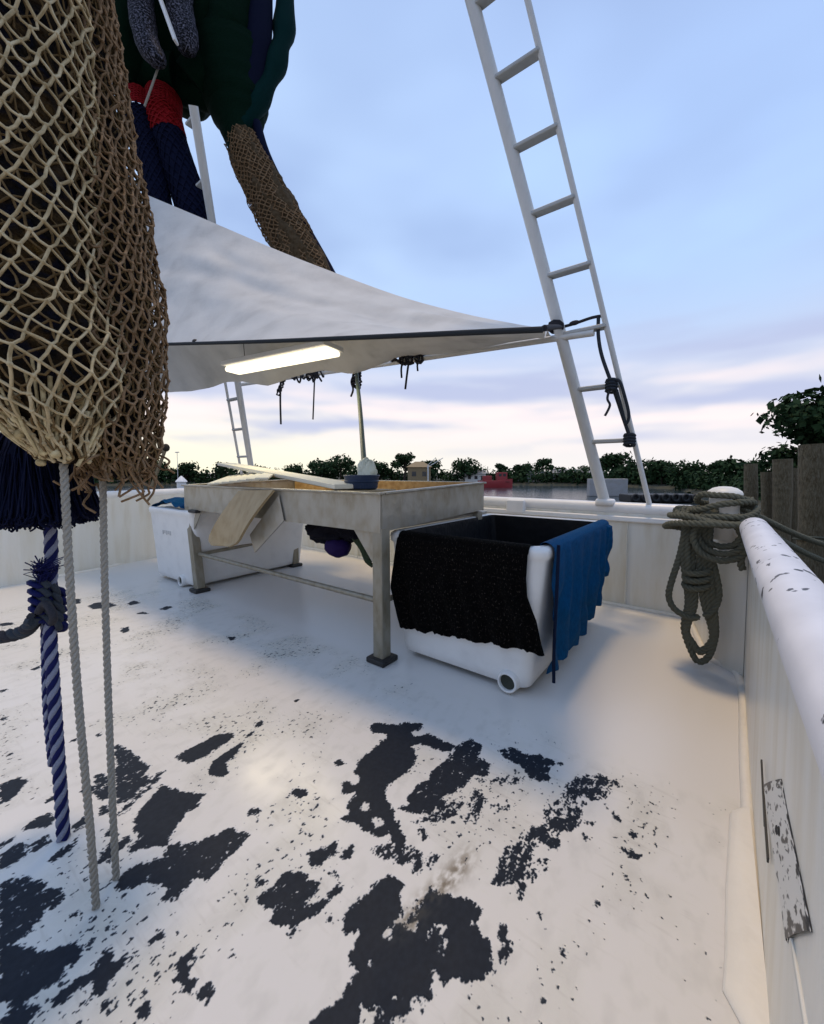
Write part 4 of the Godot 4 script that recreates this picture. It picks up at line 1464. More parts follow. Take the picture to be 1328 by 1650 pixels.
func nets() -> void:
	var o := thing("hanging_net", "big bundle of tan and brown knotted fishing net hanging at the near left", "fishing net")
	var ca := curve([Vector3(-1.572, 2.85, -0.25), Vector3(-1.551, 2.484, -0.255), Vector3(-1.535, 2.147, -0.248), Vector3(-1.523, 1.894, -0.242), Vector3(-1.508, 1.642, -0.238), Vector3(-1.462, 1.439, -0.248), Vector3(-1.412, 1.321, -0.268), Vector3(-1.385, 1.225, -0.284)])
	var ra := PackedVector2Array([Vector2(0, 0.165), Vector2(0.35, 0.172), Vector2(0.75, 0.180), Vector2(1.05, 0.205), Vector2(1.22, 0.225), Vector2(1.36, 0.212), Vector2(1.46, 0.15), Vector2(1.55, 0.085), Vector2(1.63, 0.045)])
	var sa := [1.0, 0.9]
	var outer := MB.new()
	netting(outer, ca, sa, ra, 1.25, 2.85, 1.62, Vector2(0.038, -0.023), Vector2(0.021, 0.040), 0.0037, 0.0060, 0.0038, PI * 1.22)
	part("outer_netting", outer, M.twine, o, "stuff")
	var inner := MB.new()
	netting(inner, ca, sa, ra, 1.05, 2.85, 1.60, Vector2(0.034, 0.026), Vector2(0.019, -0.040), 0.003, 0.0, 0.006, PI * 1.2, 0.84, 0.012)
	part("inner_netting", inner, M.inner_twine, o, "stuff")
	var cr := MB.new()
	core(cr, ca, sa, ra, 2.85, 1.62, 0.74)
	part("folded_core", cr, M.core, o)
	var cb := curve([Vector3(-1.66, 2.95, -0.385), Vector3(-1.616, 2.651, -0.396), Vector3(-1.578, 2.27, -0.4), Vector3(-1.531, 1.984, -0.417), Vector3(-1.504, 1.699, -0.419), Vector3(-1.496, 1.47, -0.41), Vector3(-1.479, 1.318, -0.412), Vector3(-1.445, 1.18, -0.431)])
	var rb := PackedVector2Array([Vector2(0, 0.11), Vector2(0.3, 0.118), Vector2(0.7, 0.13), Vector2(0.97, 0.148), Vector2(1.25, 0.164), Vector2(1.5, 0.155), Vector2(1.66, 0.13), Vector2(1.76, 0.075), Vector2(1.82, 0.03)])
	var sb := [1.0, 0.9]
	var ob := MB.new()
	netting(ob, cb, sb, rb, 1.0, 2.95, 1.78, Vector2(0.024, -0.017), Vector2(0.011, 0.034), 0.0036, 0.0055, 0.0035, PI * 1.2, 1.0, 0.009)
	part("brown_netting", ob, M.brown_twine, o, "stuff")
	var ib := MB.new()
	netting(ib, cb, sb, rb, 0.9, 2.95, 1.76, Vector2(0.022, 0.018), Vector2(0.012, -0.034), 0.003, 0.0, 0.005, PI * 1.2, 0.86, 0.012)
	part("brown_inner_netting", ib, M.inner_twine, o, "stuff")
	var crb := MB.new()
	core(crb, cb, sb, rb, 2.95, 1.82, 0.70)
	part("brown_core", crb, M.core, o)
	var hoist := MB.new()
	hoist.tube(spline([Vector3(-1.57, 2.7, -0.26), Vector3(-1.58, 3.1, -0.27), Vector3(-1.62, 6.0, -0.3), Vector3(-1.65, 9.0, -0.35)], 5), PackedFloat32Array(range(16).map(func(k): return 0.11 if k < 4 else 0.022)), 12)
	part("hoisting_line", hoist, M.grey_rope, o)
	# the gathered mouth: thick knots and loops of the lacing
	var kn := MB.new()
	for i in 95:
		var f := rng.randf()
		var p := Vector3(-1.44, 1.40, -0.255).lerp(Vector3(-1.385, 1.225, -0.275), f)
		var th := rng.randf() * TAU
		var r := lerpf(0.14, 0.045, f) * rng.randf_range(0.75, 1.05)
		p += Vector3(cos(th) * r, 0, sin(th) * r * 0.9)
		kn.ball(p, Vector3.ONE * rng.randf_range(0.006, 0.013), 8, 6)
	for i in 46:
		var th := rng.randf() * TAU
		var a := Vector3(-1.45 + cos(th) * 0.15, 1.41 + rng.randfn(0, 0.03), -0.255 + sin(th) * 0.13)
		var b := Vector3(-1.39 + cos(th + 0.5) * 0.055, 1.25 + rng.randfn(0, 0.02), -0.275 + sin(th + 0.5) * 0.05)
		var m := a.lerp(b, 0.55) + Vector3(cos(th), 0.1, sin(th)) * rng.randf_range(-0.01, 0.025)
		kn.tube(spline([a, m, b], 5), rng.randf_range(0.003, 0.0055), 6)
	part("lacing", kn, M.knot, o, "stuff")
	var fr := MB.new()
	for i in 70:
		var th := rng.randf() * TAU
		var a := Vector3(-1.47 + cos(th) * 0.10, 1.24 + rng.randfn(0, 0.03), -0.42 + sin(th) * 0.09)
		var pts := [a]
		for s in 3:
			pts.append(pts[s] + Vector3(rng.randfn(0, 0.018), rng.randfn(-0.018, 0.012), rng.randfn(0, 0.015)))
		fr.tube(spline(pts, 3), 0.0034, 5)
	part("torn_meshes", fr, M.brown_twine, o, "stuff")
	# the blue skirt
	var t := thing("blue_tassel", "bushy navy blue fibre skirt hanging under the tan net at the left edge", "tassel")
	var tf := MB.new()
	for i in 1500:
		var th := rng.randf() * TAU
		var q := sqrt(rng.randf())
		var spread := 0.03 + 0.15 * q
		var cx := -1.735
		var cz := -0.285
		var top := Vector3(cx + cos(th) * 0.03 * q - 0.045, 1.36 + rng.randf_range(-0.02, 0.05), cz + sin(th) * 0.03 * q)
		var down := 0.235 + 0.035 * rng.randf() - 0.07 * maxf(0.0, q - 0.8)
		var end := Vector3(cx + cos(th) * spread * 1.0 + 0.02 * cos(th * 3.0), 1.33 - down, cz + sin(th) * spread * 0.85)
		var mid := top.lerp(end, 0.45) + Vector3(cos(th), 0.15, sin(th)) * 0.02 * q + Vector3(rng.randfn(0, 0.008), rng.randfn(0, 0.008), rng.randfn(0, 0.008))
		tf.strand(spline([top, mid, end, end + Vector3(rng.randfn(0, 0.012), -0.02 - 0.015 * rng.randf(), rng.randfn(0, 0.012))], 3), 0.0028, 4)
	part("fringe", tf, M.navy, t, "stuff")
	var heart := MB.new()
	heart.lathe(PackedVector2Array([Vector2(0.0, 1.40), Vector2(0.05, 1.38), Vector2(0.085, 1.27), Vector2(0.115, 1.14), Vector2(0.09, 1.09), Vector2(0, 1.09)]), 24, at(Vector3(-1.74, 0, -0.285)))
	part("heart", heart, M.navy, t)
	# the laid blue rope below it
	var br := thing("blue_rope", "thick blue and white laid rope hanging from the navy skirt to the deck, knotted halfway", "rope")
	var path := spline([Vector3(-1.735, 1.12, -0.305), Vector3(-1.73, 0.95, -0.305), Vector3(-1.72, 0.78, -0.295), Vector3(-1.715, 0.66, -0.29), Vector3(-1.70, 0.42, -0.29), Vector3(-1.68, 0.2, -0.29), Vector3(-1.665, 0.0, -0.29)], 6)
	var sets := []
	for s in 4:
		sets.append(MB.new())
	laid(sets, path, 0.0195, 0.115, 7)
	for s in 4:
		part("navy_strand" if s % 2 == 0 else "pale_strand", sets[s], M.navy_strand if s % 2 == 0 else M.pale_strand, br)
	# doubled for a way below the knot
	var p2 := spline([Vector3(-1.745, 0.72, -0.285), Vector3(-1.738, 0.6, -0.28), Vector3(-1.72, 0.42, -0.275), Vector3(-1.715, 0.235, -0.28)], 6)
	var s2 := []
	for s in 4:
		s2.append(MB.new())
	laid(s2, p2, 0.013, 0.10, 7)
	for s in 4:
		part("navy_strand" if s % 2 == 0 else "pale_strand", s2[s], M.navy_strand if s % 2 == 0 else M.pale_strand, br)
	var kt := MB.new()
	var kt2 := MB.new()
	for s in 5:
		var ring := []
		for k in 11:
			var th := TAU * k / 10
			ring.append(Vector3(-1.722 + 0.034 * cos(th) * (1.0 - 0.08 * absf(s - 2.0)), 0.71 + 0.028 * s + 0.03 * sin(th + 0.4), -0.29 + 0.033 * sin(th)))
		laid([kt, kt2], spline(ring, 3), 0.017, 0.10, 6)
	part("knot", kt, M.navy_strand, br)
	part("knot", kt2, M.hose, br)
	var st := MB.new()
	for k in 60:
		var a := Vector3(-1.70 + rng.randfn(0, 0.008), 0.86 + rng.randfn(0, 0.008), -0.275 + rng.randfn(0, 0.008))
		st.strand(pv([a, a + Vector3(rng.randfn(0.015, 0.015), 0.03, rng.randfn(0, 0.015)), a + Vector3(rng.randfn(0.025, 0.022), 0.05 + rng.randfn(0, 0.01), rng.randfn(0, 0.02))]), 0.0018, 4)
	part("frayed_tuft", st, M.navy_strand, br, "stuff")
	var gr := thing("grey_rope", "dark grey rope hitched to the blue rope's knot and running off to the left", "rope")
	var g1 := MB.new()
	var g2 := MB.new()
	var g3 := MB.new()
	laid([g1, g2, g3], spline([Vector3(-1.70, 0.74, -0.25), Vector3(-1.77, 0.69, -0.245), Vector3(-1.85, 0.66, -0.21), Vector3(-1.95, 0.645, -0.12), Vector3(-2.15, 0.62, 0.1), Vector3(-2.6, 0.55, 0.6), Vector3(-3.4, 0.45, 1.4), Vector3(-5.9, 0.55, 3.6)], 8), 0.022, 0.10, 6)
	part("strand", g1, M.hose, gr)
	part("strand", g2, M.hose, gr)
	part("strand", g3, M.dark_rope, gr)
	var tl := MB.new()
	tl.tube(spline([Vector3(-1.69, 0.76, -0.26), Vector3(-1.66, 0.79, -0.27), Vector3(-1.62, 0.785, -0.275), Vector3(-1.60, 0.76, -0.28), Vector3(-1.625, 0.735, -0.28)], 6), 0.011, 7)
	part("tail", tl, M.dark_rope, gr)
	# two pale cords down to the deck
	var cords := [[[Vector3(-1.40, 1.36, -0.27), Vector3(-1.375, 1.22, -0.275), Vector3(-1.352, 0.95, -0.272), Vector3(-1.335, 0.6, -0.275), Vector3(-1.325, 0.25, -0.285), Vector3(-1.32, 0.004, -0.29)], "pale cord hanging from the tan net's gathered mouth to the deck"], [[Vector3(-1.50, 1.36, -0.39), Vector3(-1.475, 1.20, -0.385), Vector3(-1.455, 0.95, -0.375), Vector3(-1.43, 0.6, -0.365), Vector3(-1.395, 0.25, -0.355), Vector3(-1.37, 0.004, -0.35)], "pale cord hanging from the brown net to the deck"]]
	for q in cords:
		var c := thing("pale_rope", q[1], "rope", Vector3.ZERO, 0.0, "pale cords hanging from the net")
		var sp := spline(q[0], 8)
		var three := [MB.new(), MB.new(), MB.new()]
		laid(three, sp, 0.0098, 0.055, 6)
		for s in three:
			part("strand", s, M.grey_rope, c)

# ---------------------------------------------------------------- gear hoisted above the awning
func hoisted() -> void:
	var o := thing("trawl_bag", "dark green chafing bag hoisted high above the awning, its brown tail hanging behind the canvas", "trawl bag")
	# a heavy slack roll; the light along its rim is put into the teal colour
	var body := MB.new()
	lumps(body, Vector3(-5.80, 7.62, -2.66), Vector3(0.95, 1.42, 0.62), 0.16, 34, 56, 40, 11)
	lumps(body, Vector3(-6.05, 6.98, -2.02), Vector3(0.45, 0.86, 0.42), 0.16, 34, 40, 30, 12)
	part("slack", body, M.green, o)
	var folds := MB.new()
	for q in [[[Vector3(-6.5, 8.6, -2.1), Vector3(-6.42, 7.2, -2.0), Vector3(-6.15, 6.45, -2.05), Vector3(-5.7, 6.32, -2.45)], 0.22], [[Vector3(-5.5, 6.2, -2.55), Vector3(-5.15, 6.6, -2.75), Vector3(-5.0, 7.2, -2.85), Vector3(-5.0, 8.6, -2.85)], 0.24], [[Vector3(-6.2, 6.5, -2.2), Vector3(-5.8, 6.24, -2.5), Vector3(-5.4, 6.18, -2.8), Vector3(-5.1, 6.4, -2.95)], 0.16]]:
		var sp := spline(q[0], 10)
		var rr := PackedFloat32Array()
		for i in sp.size():
			rr.append(q[1] * (1.0 + 0.25 * noise.get_noise_1d(i * 9.0 + q[1] * 900)))
		folds.tube(sp, rr, 20)
	part("fold", folds, M.green, o)
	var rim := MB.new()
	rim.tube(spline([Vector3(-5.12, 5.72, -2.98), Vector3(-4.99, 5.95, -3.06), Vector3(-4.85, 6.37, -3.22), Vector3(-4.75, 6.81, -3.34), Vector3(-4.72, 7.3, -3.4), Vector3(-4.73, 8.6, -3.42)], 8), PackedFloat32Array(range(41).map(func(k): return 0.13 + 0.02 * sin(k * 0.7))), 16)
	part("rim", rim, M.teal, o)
	var nb := MB.new()
	nb.tube(spline([Vector3(-5.02, 6.1, -2.98), Vector3(-4.92, 6.5, -3.04), Vector3(-4.86, 7.03, -3.10), Vector3(-4.88, 8.6, -3.12)], 8), 0.17, 16)
	part("navy_band", nb, M.navy, o)
	# the neck and the netting below
	var neck := MB.new()
	var nk := spline([Vector3(-5.27, 6.65, -2.92), Vector3(-5.24, 6.14, -2.98), Vector3(-5.20, 5.76, -3.0), Vector3(-5.12, 5.34, -3.04)], 8)
	var nrad := PackedFloat32Array()
	for i in nk.size():
		var f := float(i) / (nk.size() - 1)
		nrad.append(lerpf(0.50, 0.17, smoothstep(0.0, 1.0, f)) * (1.0 + 0.10 * noise.get_noise_1d(i * 14.0)))
	neck.tube(nk, nrad, 28)
	part("neck", neck, M.green, o)
	var tc := curve([Vector3(-5.18, 5.66, -3.01), Vector3(-5.01, 5.19, -3.11), Vector3(-4.82, 4.77, -3.23), Vector3(-4.57, 4.24, -3.38), Vector3(-4.36, 3.7, -3.5)])
	var tr := PackedVector2Array([Vector2(0, 0.25), Vector2(0.5, 0.31), Vector2(1.2, 0.345), Vector2(2.1, 0.36)])
	var tn := MB.new()
	netting(tn, tc, [1.0, 0.8], tr, 1.75, 5.66, 2.1, Vector2(0.040, -0.032), Vector2(0.034, 0.042), 0.0075, 0.0, 0.004, PI, 1.0, 0.01)
	part("tail_netting", tn, M.brown_twine, o, "stuff")
	var tcore := MB.new()
	core(tcore, tc, [1.0, 0.8], tr, 5.66, 2.1, 0.95)
	part("tail_core", tcore, M.tail, o)
	var edge := MB.new()
	edge.tube(spline([Vector3(-4.96, 5.80, -3.10), Vector3(-4.84, 5.40, -3.14), Vector3(-4.68, 5.0, -3.24), Vector3(-4.46, 4.55, -3.38), Vector3(-4.20, 4.02, -3.54), Vector3(-4.05, 3.7, -3.63)], 6), 0.06, 12)
	part("blue_selvedge", edge, M.navy, o)
	# black mottled bundles and a white stick in front of the slack
	for q in [[[Vector3(-5.42, 7.9, -1.98), Vector3(-5.38, 6.97, -1.94), Vector3(-5.34, 6.41, -1.93), Vector3(-5.26, 6.02, -1.96), Vector3(-5.13, 5.83, -2.05)], 0.13, "dark mottled fender hanging against the green bag, left of the white stick"], [[Vector3(-5.15, 7.9, -2.27), Vector3(-5.11, 7.1, -2.27), Vector3(-5.11, 6.6, -2.24), Vector3(-5.04, 6.24, -2.27), Vector3(-5.06, 6.06, -2.25)], 0.14, "dark mottled fender hanging against the green bag, right of the white stick"]]:
		var mb := MB.new()
		var s2 := spline(q[0], 6)
		var rr := PackedFloat32Array()
		for i in s2.size():
			rr.append(q[1] * sqrt(clampf(1.06 - pow(float(i) / (s2.size() - 1), 6.0), 0.02, 1.0)) * (1.0 + 0.15 * noise.get_noise_1d(i * 25.0)))
		mb.tube(s2, rr, 18)
		single("fender", mb, M.mottle, q[2], "fender", "fenders in front of the green bag")
	var stick := MB.new()
	bar(stick, Vector3(-5.42, 7.6, -1.80), Vector3(-4.90, 5.95, -2.10), 0.075, 0.03, 0.01)
	single("white_stick", stick, M.white, "white stick hanging aslant in front of the green bag", "stick")
	var yl := MB.new()
	yl.tube(spline([Vector3(-5.26, 5.90, -2.06), Vector3(-5.32, 5.66, -2.0), Vector3(-5.41, 5.45, -1.95)], 6), 0.012, 6)
	single("thin_line", yl, M.grey_rope, "thin pale line hanging across the underside of the green bag", "rope")
	# two navy legs of the trawl
	for q in [[[Vector3(-5.99, 5.96, -2.10), Vector3(-5.94, 5.81, -2.07), Vector3(-5.91, 5.66, -2.07), Vector3(-5.83, 5.27, -2.11), Vector3(-5.71, 4.73, -2.16), Vector3(-5.64, 4.26, -2.19)], 0.14, "navy roll of net with a red band, half hidden by the tan net"], [[Vector3(-5.86, 6.04, -2.34), Vector3(-5.81, 5.88, -2.31), Vector3(-5.78, 5.75, -2.3), Vector3(-5.68, 5.35, -2.35), Vector3(-5.47, 4.64, -2.47), Vector3(-5.37, 4.16, -2.52)], 0.19, "thicker navy roll of net with a broad red band, under the green bag"]]:
		var t := thing("navy_net", q[2], "net", Vector3.ZERO, 0.0, "navy rolls of net behind the awning")
		var pts: PackedVector3Array = spline(q[0], 10)
		var cut := 27 if q[1] > 0.15 else 17
		for band in [["red_band", 0, cut + 1, M.red, 1.04], ["blue_netting", cut, pts.size(), M.navy, 1.0]]:
			var mb := MB.new()
			var rws := []
			for i in range(band[1], band[2]):
				var d: Vector3 = (pts[mini(i + 1, pts.size() - 1)] - pts[maxi(i - 1, 0)]).normalized()
				var side := d.cross(Vector3(-0.6, 0, -0.8)).normalized()
				var up := d.cross(side)
				var row := PackedVector3Array()
				for j in 28:
					var a := TAU * j / 28
					var r: float = q[1] * band[4] * (1.0 + 0.10 * noise.get_noise_2d(i * 30.0, j * 20.0))
					row.append(pts[i] + (side * cos(a) + up * sin(a)) * r)
				rws.append(row)
			mb.grid(rws, true, 1.0)
			part(band[0], mb, band[3], t)
			# meshes wound round the roll
			var lines := MB.new()
			for k in range(14):
				for dir in [-1.0, 1.0]:
					var w := []
					for i in range(band[1], band[2]):
						var d: Vector3 = (pts[mini(i + 1, pts.size() - 1)] - pts[maxi(i - 1, 0)]).normalized()
						var side := d.cross(Vector3(-0.6, 0, -0.8)).normalized()
						var up := d.cross(side)
						var a: float = TAU * k / 14.0 + dir * i * 0.22
						w.append(pts[i] + (side * cos(a) + up * sin(a)) * q[1] * (band[4] + 0.03 + 0.02 * rng.randf()))
					lines.strand(spline(w, 2), 0.008, 4)
			part("netting", lines, M.navy if band[0] == "blue_netting" else M.red, t, "stuff")

# ---------------------------------------------------------------- water, shore and what stands there
func leaf_cloud(mb: MB, lobes: Array, count: int, leaf: float, flatten := 0.7) -> void:
	# leaf-sized faces in uneven lobes, denser towards their skins
	for i in count:
		var l: Array = lobes[rng.randi() % lobes.size()]
		var d := Vector3(rng.randfn(), rng.randfn(), rng.randfn()).normalized()
		var k := pow(rng.randf(), 0.4)
		var r: float = l[1] * (1.0 + 0.35 * noise.get_noise_3d(d.x * 120 + l[0].x * 9, d.y * 120, d.z * 120))
		var p: Vector3 = l[0] + d * k * r * Vector3(1, flatten, 1)
		var nn := (d + Vector3(rng.randfn(0, 0.6), rng.randfn(0, 0.6) + 0.3, rng.randfn(0, 0.6))).normalized()
		var u := nn.cross(Vector3(rng.randfn(), rng.randfn(), rng.randfn())).normalized() * leaf * rng.randf_range(0.5, 1.2)
		var w := nn.cross(u) * rng.randf_range(0.45, 0.8)
		var a := mb.vert(p - u, nn)
		var b := mb.vert(p - w, nn)
		var e := mb.vert(p + u, nn)
		var f := mb.vert(p + w, nn)
		mb.quad(a, b, e, f)

func make_tree(called: String, label: String, height: float, wide: float, lobes_n: int, count: int, leaf: float, palm := false) -> Node3D:
	var o := thing(called, label, "tree")
	var trunk := MB.new()
	var top := Vector3(rng.randfn(0, 0.06) * height, height * 0.72, rng.randfn(0, 0.06) * height)
	trunk.tube(spline([Vector3(0, -0.4, 0), top * 0.5 + Vector3(0.02 * height, 0, 0), top], 4), PackedFloat32Array([0.05, 0.044, 0.038, 0.034, 0.030, 0.026, 0.022, 0.018, 0.012].map(func(x): return x * height)), 7)
	var lobes := []
	for i in lobes_n:
		var a := TAU * i / lobes_n + rng.randf()
		var y := height * rng.randf_range(0.26, 0.84)
		var r := wide * (0.5 if y < height * 0.7 else 0.3) * rng.randf_range(0.4, 1.0)
		var c := Vector3(cos(a) * r, y, sin(a) * r)
		lobes.append([c, wide * rng.randf_range(0.2, 0.34)])
		trunk.tube(pv([top * rng.randf_range(0.5, 0.9), c]), PackedFloat32Array([0.016 * height, 0.006 * height]), 5, false)
	part("trunk", trunk, M.bark, o)
	var crown := MB.new()
	leaf_cloud(crown, lobes, count, leaf)
	part("crown", crown, M.leaf, o)
	return o

func shore() -> void:
	var water := MB.new()
	var k := 0
	for q in [Vector3(-1500, -1.6, 1500), Vector3(1500, -1.6, 1500), Vector3(1500, -1.6, -1500), Vector3(-1500, -1.6, -1500)]:
		water.vert(q, Vector3.UP, Vector2(q.x, q.z))
	water.quad(0, 1, 2, 3)
	var wm := mat(Color(0.03, 0.045, 0.055), 0.12)
	wm.normal_enabled = true
	wm.normal_texture = bump_tex(61, 0.02, 6.0, 512, 5)
	wm.normal_scale = 0.35
	wm.uv1_triplanar = true
	wm.uv1_world_triplanar = true
	wm.uv1_scale = Vector3(0.25, 0.25, 0.25)
	structure("water", water, wm)
	# banks: the far shore bends round and comes close on the starboard side
	var edge := [Vector2(-160, 60), Vector2(-120, -10), Vector2(-98, -34), Vector2(-70, -58), Vector2(-38, -82), Vector2(-18, -92), Vector2(-6, -80), Vector2(-1, -58), Vector2(2.4, -36), Vector2(3.2, -18), Vector2(3.4, 0), Vector2(3.6, 40)]
	var land := MB.new()
	var rows := []
	for lvl in [[0.0, -1.9], [0.6, -1.25], [3.0, -0.9], [9.0, -0.5], [40.0, 0.2], [400.0, 0.6]]:
		var row := PackedVector3Array()
		for i in edge.size():
			var p: Vector2 = edge[i]
			var d: Vector2 = (edge[mini(i + 1, edge.size() - 1)] - edge[maxi(i - 1, 0)]).normalized()
			var out := Vector2(-d.y, d.x)
			if out.dot(p - Vector2(-30, 10)) < 0:
				out = -out
			if lvl[0] > 30.0:
				out = (p - Vector2(-30, 10)).normalized()
			var q: Vector2 = p + out * lvl[0]
			row.append(Vector3(q.x, lvl[1], q.y))
		rows.append(row)
	land.grid(rows, false, 1.0)
	for i in land.n.size():
		if land.n[i].y < 0:
			land.n[i] = -land.n[i]
	structure("far_bank", land, M.bank)
	var along := func(f: float) -> Vector2:
		var total := edge.size() - 1
		var i := mini(int(f * total), total - 1)
		return edge[i].lerp(edge[i + 1], f * total - i)
	# low growth right along the far bank
	var low := MB.new()
	for i in 330:
		var p: Vector2 = along.call(0.10 + 0.66 * i / 330.0)
		var out := (p - Vector2(-30, 10)).normalized()
		p += out * (2.0 + 5.0 * rng.randf())
		var near: float = clampf(p.length() / 90.0, 0.4, 1.2)
		leaf_cloud(low, [[Vector3(p.x, -0.6 + rng.randf() * 1.6 * minf(1.0, near), p.y), 1.9 * near + rng.randf()]], 75, 0.42 * near)
	var ob := single("shore_bushes", low, M.leaf, "band of dark bushes along the far bank", "bushes")
	ob.set_meta("kind", "stuff")
	# the trees: a few makes, then copies
	var makes := [make_tree("shore_tree", "broad dark tree on the far bank above the table, left of the blue tub", 5.6, 7.0, 9, 1100, 0.42), make_tree("shore_tree", "narrow dark tree on the far bank right behind the blue tub", 6.6, 4.2, 7, 800, 0.40), make_tree("shore_tree", "round dark tree on the far bank between the right ladder's rails", 5.0, 6.0, 8, 900, 0.42)]
	var g := "dark trees along the far bank"
	for m in makes:
		m.set_meta("group", g)
	var spots := [
		[-66, -60, 0, 1.0, ""], [-56, -70, 1, 1.1, ""], [-19, -99, 2, 1.35, ""],
		[-101, -36, 0, 0.85, "dark tree on the far bank behind the brown crane boom"], [-95, -40, 2, 0.9, "dark tree on the far bank right of the brown crane boom"], [-88, -45, 1, 0.75, "dark tree on the far bank above the left tote"], [-84, -51, 2, 0.75, "dark low tree on the far bank left of the far ladder"], [-77, -56, 0, 0.7, "dark low tree on the far bank behind the far ladder"],
		[-71, -59, 2, 1.0, "dark tree on the far bank just right of the far ladder"], [-62, -68, 2, 0.95, "dark tree on the far bank behind the slender pole"], [-51.5, -73, 2, 1.0, "dark rounded tree on the far bank just left of the pale crane arm"],
		[-46, -80, 0, 0.92, "dark spreading tree on the far bank under the pale crane arm"], [-40, -86, 1, 0.72, "dark small tree on the far bank left of the red boat"], [-36, -89, 2, 0.85, "dark tree rising behind the red boat"],
		[-32.5, -93, 1, 0.92, "tall dark tree on the far bank right of the red boat"], [-29, -96, 2, 0.7, "small dark tree on the far bank between the pale houses"], [-24.5, -98, 0, 0.62, "low dark tree on the far bank left of the right ladder"], [-13, -92, 0, 0.8, "dark tree on the far bank just right of the right ladder"],
		[-8, -86, 2, 0.9, "dark tree on the far bank behind the black floating dock"], [-3.5, -74, 0, 0.66, "dark tree on the bank behind the black dock's right end"], [0, -66, 1, 0.62, "slim dark tree on the bank left of the coiled rope"], [2.2, -56, 2, 0.72, "dark tree on the bank above the coiled rope"],
		[4.2, -50, 0, 0.58, "dark tree on the bank behind the bitt"], [5.2, -43, 2, 0.55, "dark tree on the bank left of the pilings"], [6.6, -38, 0, 0.66, "dark tree rising just behind the pilings"],
		[-112, -24, 1, 0.9, "dark tree on the far bank at the left edge beyond the navy skirt"], [-107, -30, 2, 0.85, "dark tree on the far bank left of the crane boom, partly behind the net"],
	]
	for i in spots.size():
		var s: Array = spots[i]
		var o: Node3D
		if i < 3:
			o = makes[i]
			o.position = Vector3(s[0], -0.7, s[1])
			o.scale = Vector3.ONE * s[3]
		else:
			o = copy(makes[s[2]], "shore_tree", Vector3(s[0], -0.7, s[1]), i * 1.9, s[3], s[4])
	var big := make_tree("bank_tree", "tall leafy tree standing behind the pilings at the right edge", 6.6, 4.3, 16, 7500, 0.17)
	big.position = Vector3(4.3, -0.9, -27.5)
	big.scale = Vector3.ONE * 0.88
	big.set_meta("group", "trees on the near bank")
	copy(big, "bank_tree", Vector3(5.05, -0.7, -24.5), 2.0, 1.12, "tallest leafy tree, cut by the right edge of the photo", "trees on the near bank")
	copy(big, "bank_tree", Vector3(4.0, -1.3, -17), 4.0, 0.5, "low leafy tree between the last two pilings at the right edge", "trees on the near bank")
	copy(big, "bank_tree", Vector3(6.0, -1.0, -40), 5.1, 0.6, "leafy tree on the near bank just left of the pilings", "trees on the near bank")
	var scrub := MB.new()
	for i in 60:
		var z := -6.0 - 40.0 * i / 60.0
		leaf_cloud(scrub, [[Vector3(4.4 + rng.randf() * 1.5, -0.7 + rng.randf() * 0.9, z), 0.8 + 0.5 * rng.randf()]], 120, 0.14)
	ob = single("bank_scrub", scrub, M.leaf, "dark scrub along the near bank behind the pilings", "scrub")
	ob.set_meta("kind", "stuff")
	# pilings
	var piles := [[0.60, -11.6, 0.125, 1.40, "left piling of the row along the right side, nearest the coiled rope"], [0.83, -11.0, 0.10, 1.22, "short thin piling in the row, between two taller ones"], [1.03, -10.7, 0.15, 1.47, "thick piling in the middle of the row"], [1.26, -11.3, 0.11, 1.30, "piling behind the thick one in the row"], [1.09, -7.9, 0.17, 1.60, "nearest tall piling, at the right edge"], [1.62, -7.0, 0.17, 1.5, "piling that the mooring lines run to, past the right edge"]]
	for p in piles:
		var mb := MB.new()
		var line := PackedVector3Array()
		var rr := PackedFloat32Array()
		for i in 9:
			var y: float = lerpf(-3.0, p[3], i / 8.0)
			line.append(Vector3(0.02 * sin(i * 1.3), y, 0.015 * cos(i * 1.7)))
			rr.append(p[2] * (1.0 + 0.05 * sin(i * 2.3 + p[0] * 9)))
		mb.tube(line, rr, 14)
		var o := thing("piling", "weathered wooden mooring " + p[4], "piling", Vector3(p[0], 0, p[1]), 0.0, "pilings along the right side")
		part("post", mb, M.pile, o)
		var band := MB.new()
		for s in 2:
			var ring := []
			for q in 13:
				var th := TAU * q / 12
				ring.append(Vector3(cos(th) * (p[2] + 0.012), 0.25 + 0.04 * s + 0.02 * sin(th), sin(th) * (p[2] + 0.012)))
			band.tube(pv(ring), 0.016, 6)
		if p[1] > -9.0:
			part("rope_band", band, M.olive, o)
	# stones at the waterline beside the pilings
	for i in 12:
		var mb := MB.new()
		var z := -5.0 - 0.9 * i
		lumps(mb, Vector3.ZERO, Vector3(0.35, 0.24, 0.3) * rng.randf_range(0.6, 1.3), 0.5, 60, 12, 8, i)
		var o := single("bank_stone", mb, M.concrete, "grey stone in the rough bank beyond the pilings", "stone", "stones along the near bank")
		o.position = Vector3(3.5 + rng.randf() * 1.0, -1.25 + rng.randf() * 0.35, z)
	# a lone white capped pile beyond the port rail
	var wp := thing("capped_pile", "white pile with a pointed cap beyond the far rail, over the left tote", "piling", Vector3(-13.9, 0, -5.72))
	var wpm := MB.new()
	wpm.tube(pv([Vector3(0, -3, 0), Vector3(0, 0.93, 0)]), 0.135, 16)
	part("post", wpm, M.white, wp)
	var cap := MB.new()
	cap.lathe(PackedVector2Array([Vector2(0.17, 0.90), Vector2(0.17, 0.93), Vector2(0.02, 1.10), Vector2(0, 1.10)]), 16, at(Vector3.ZERO))
	part("cap", cap, M.white, wp)
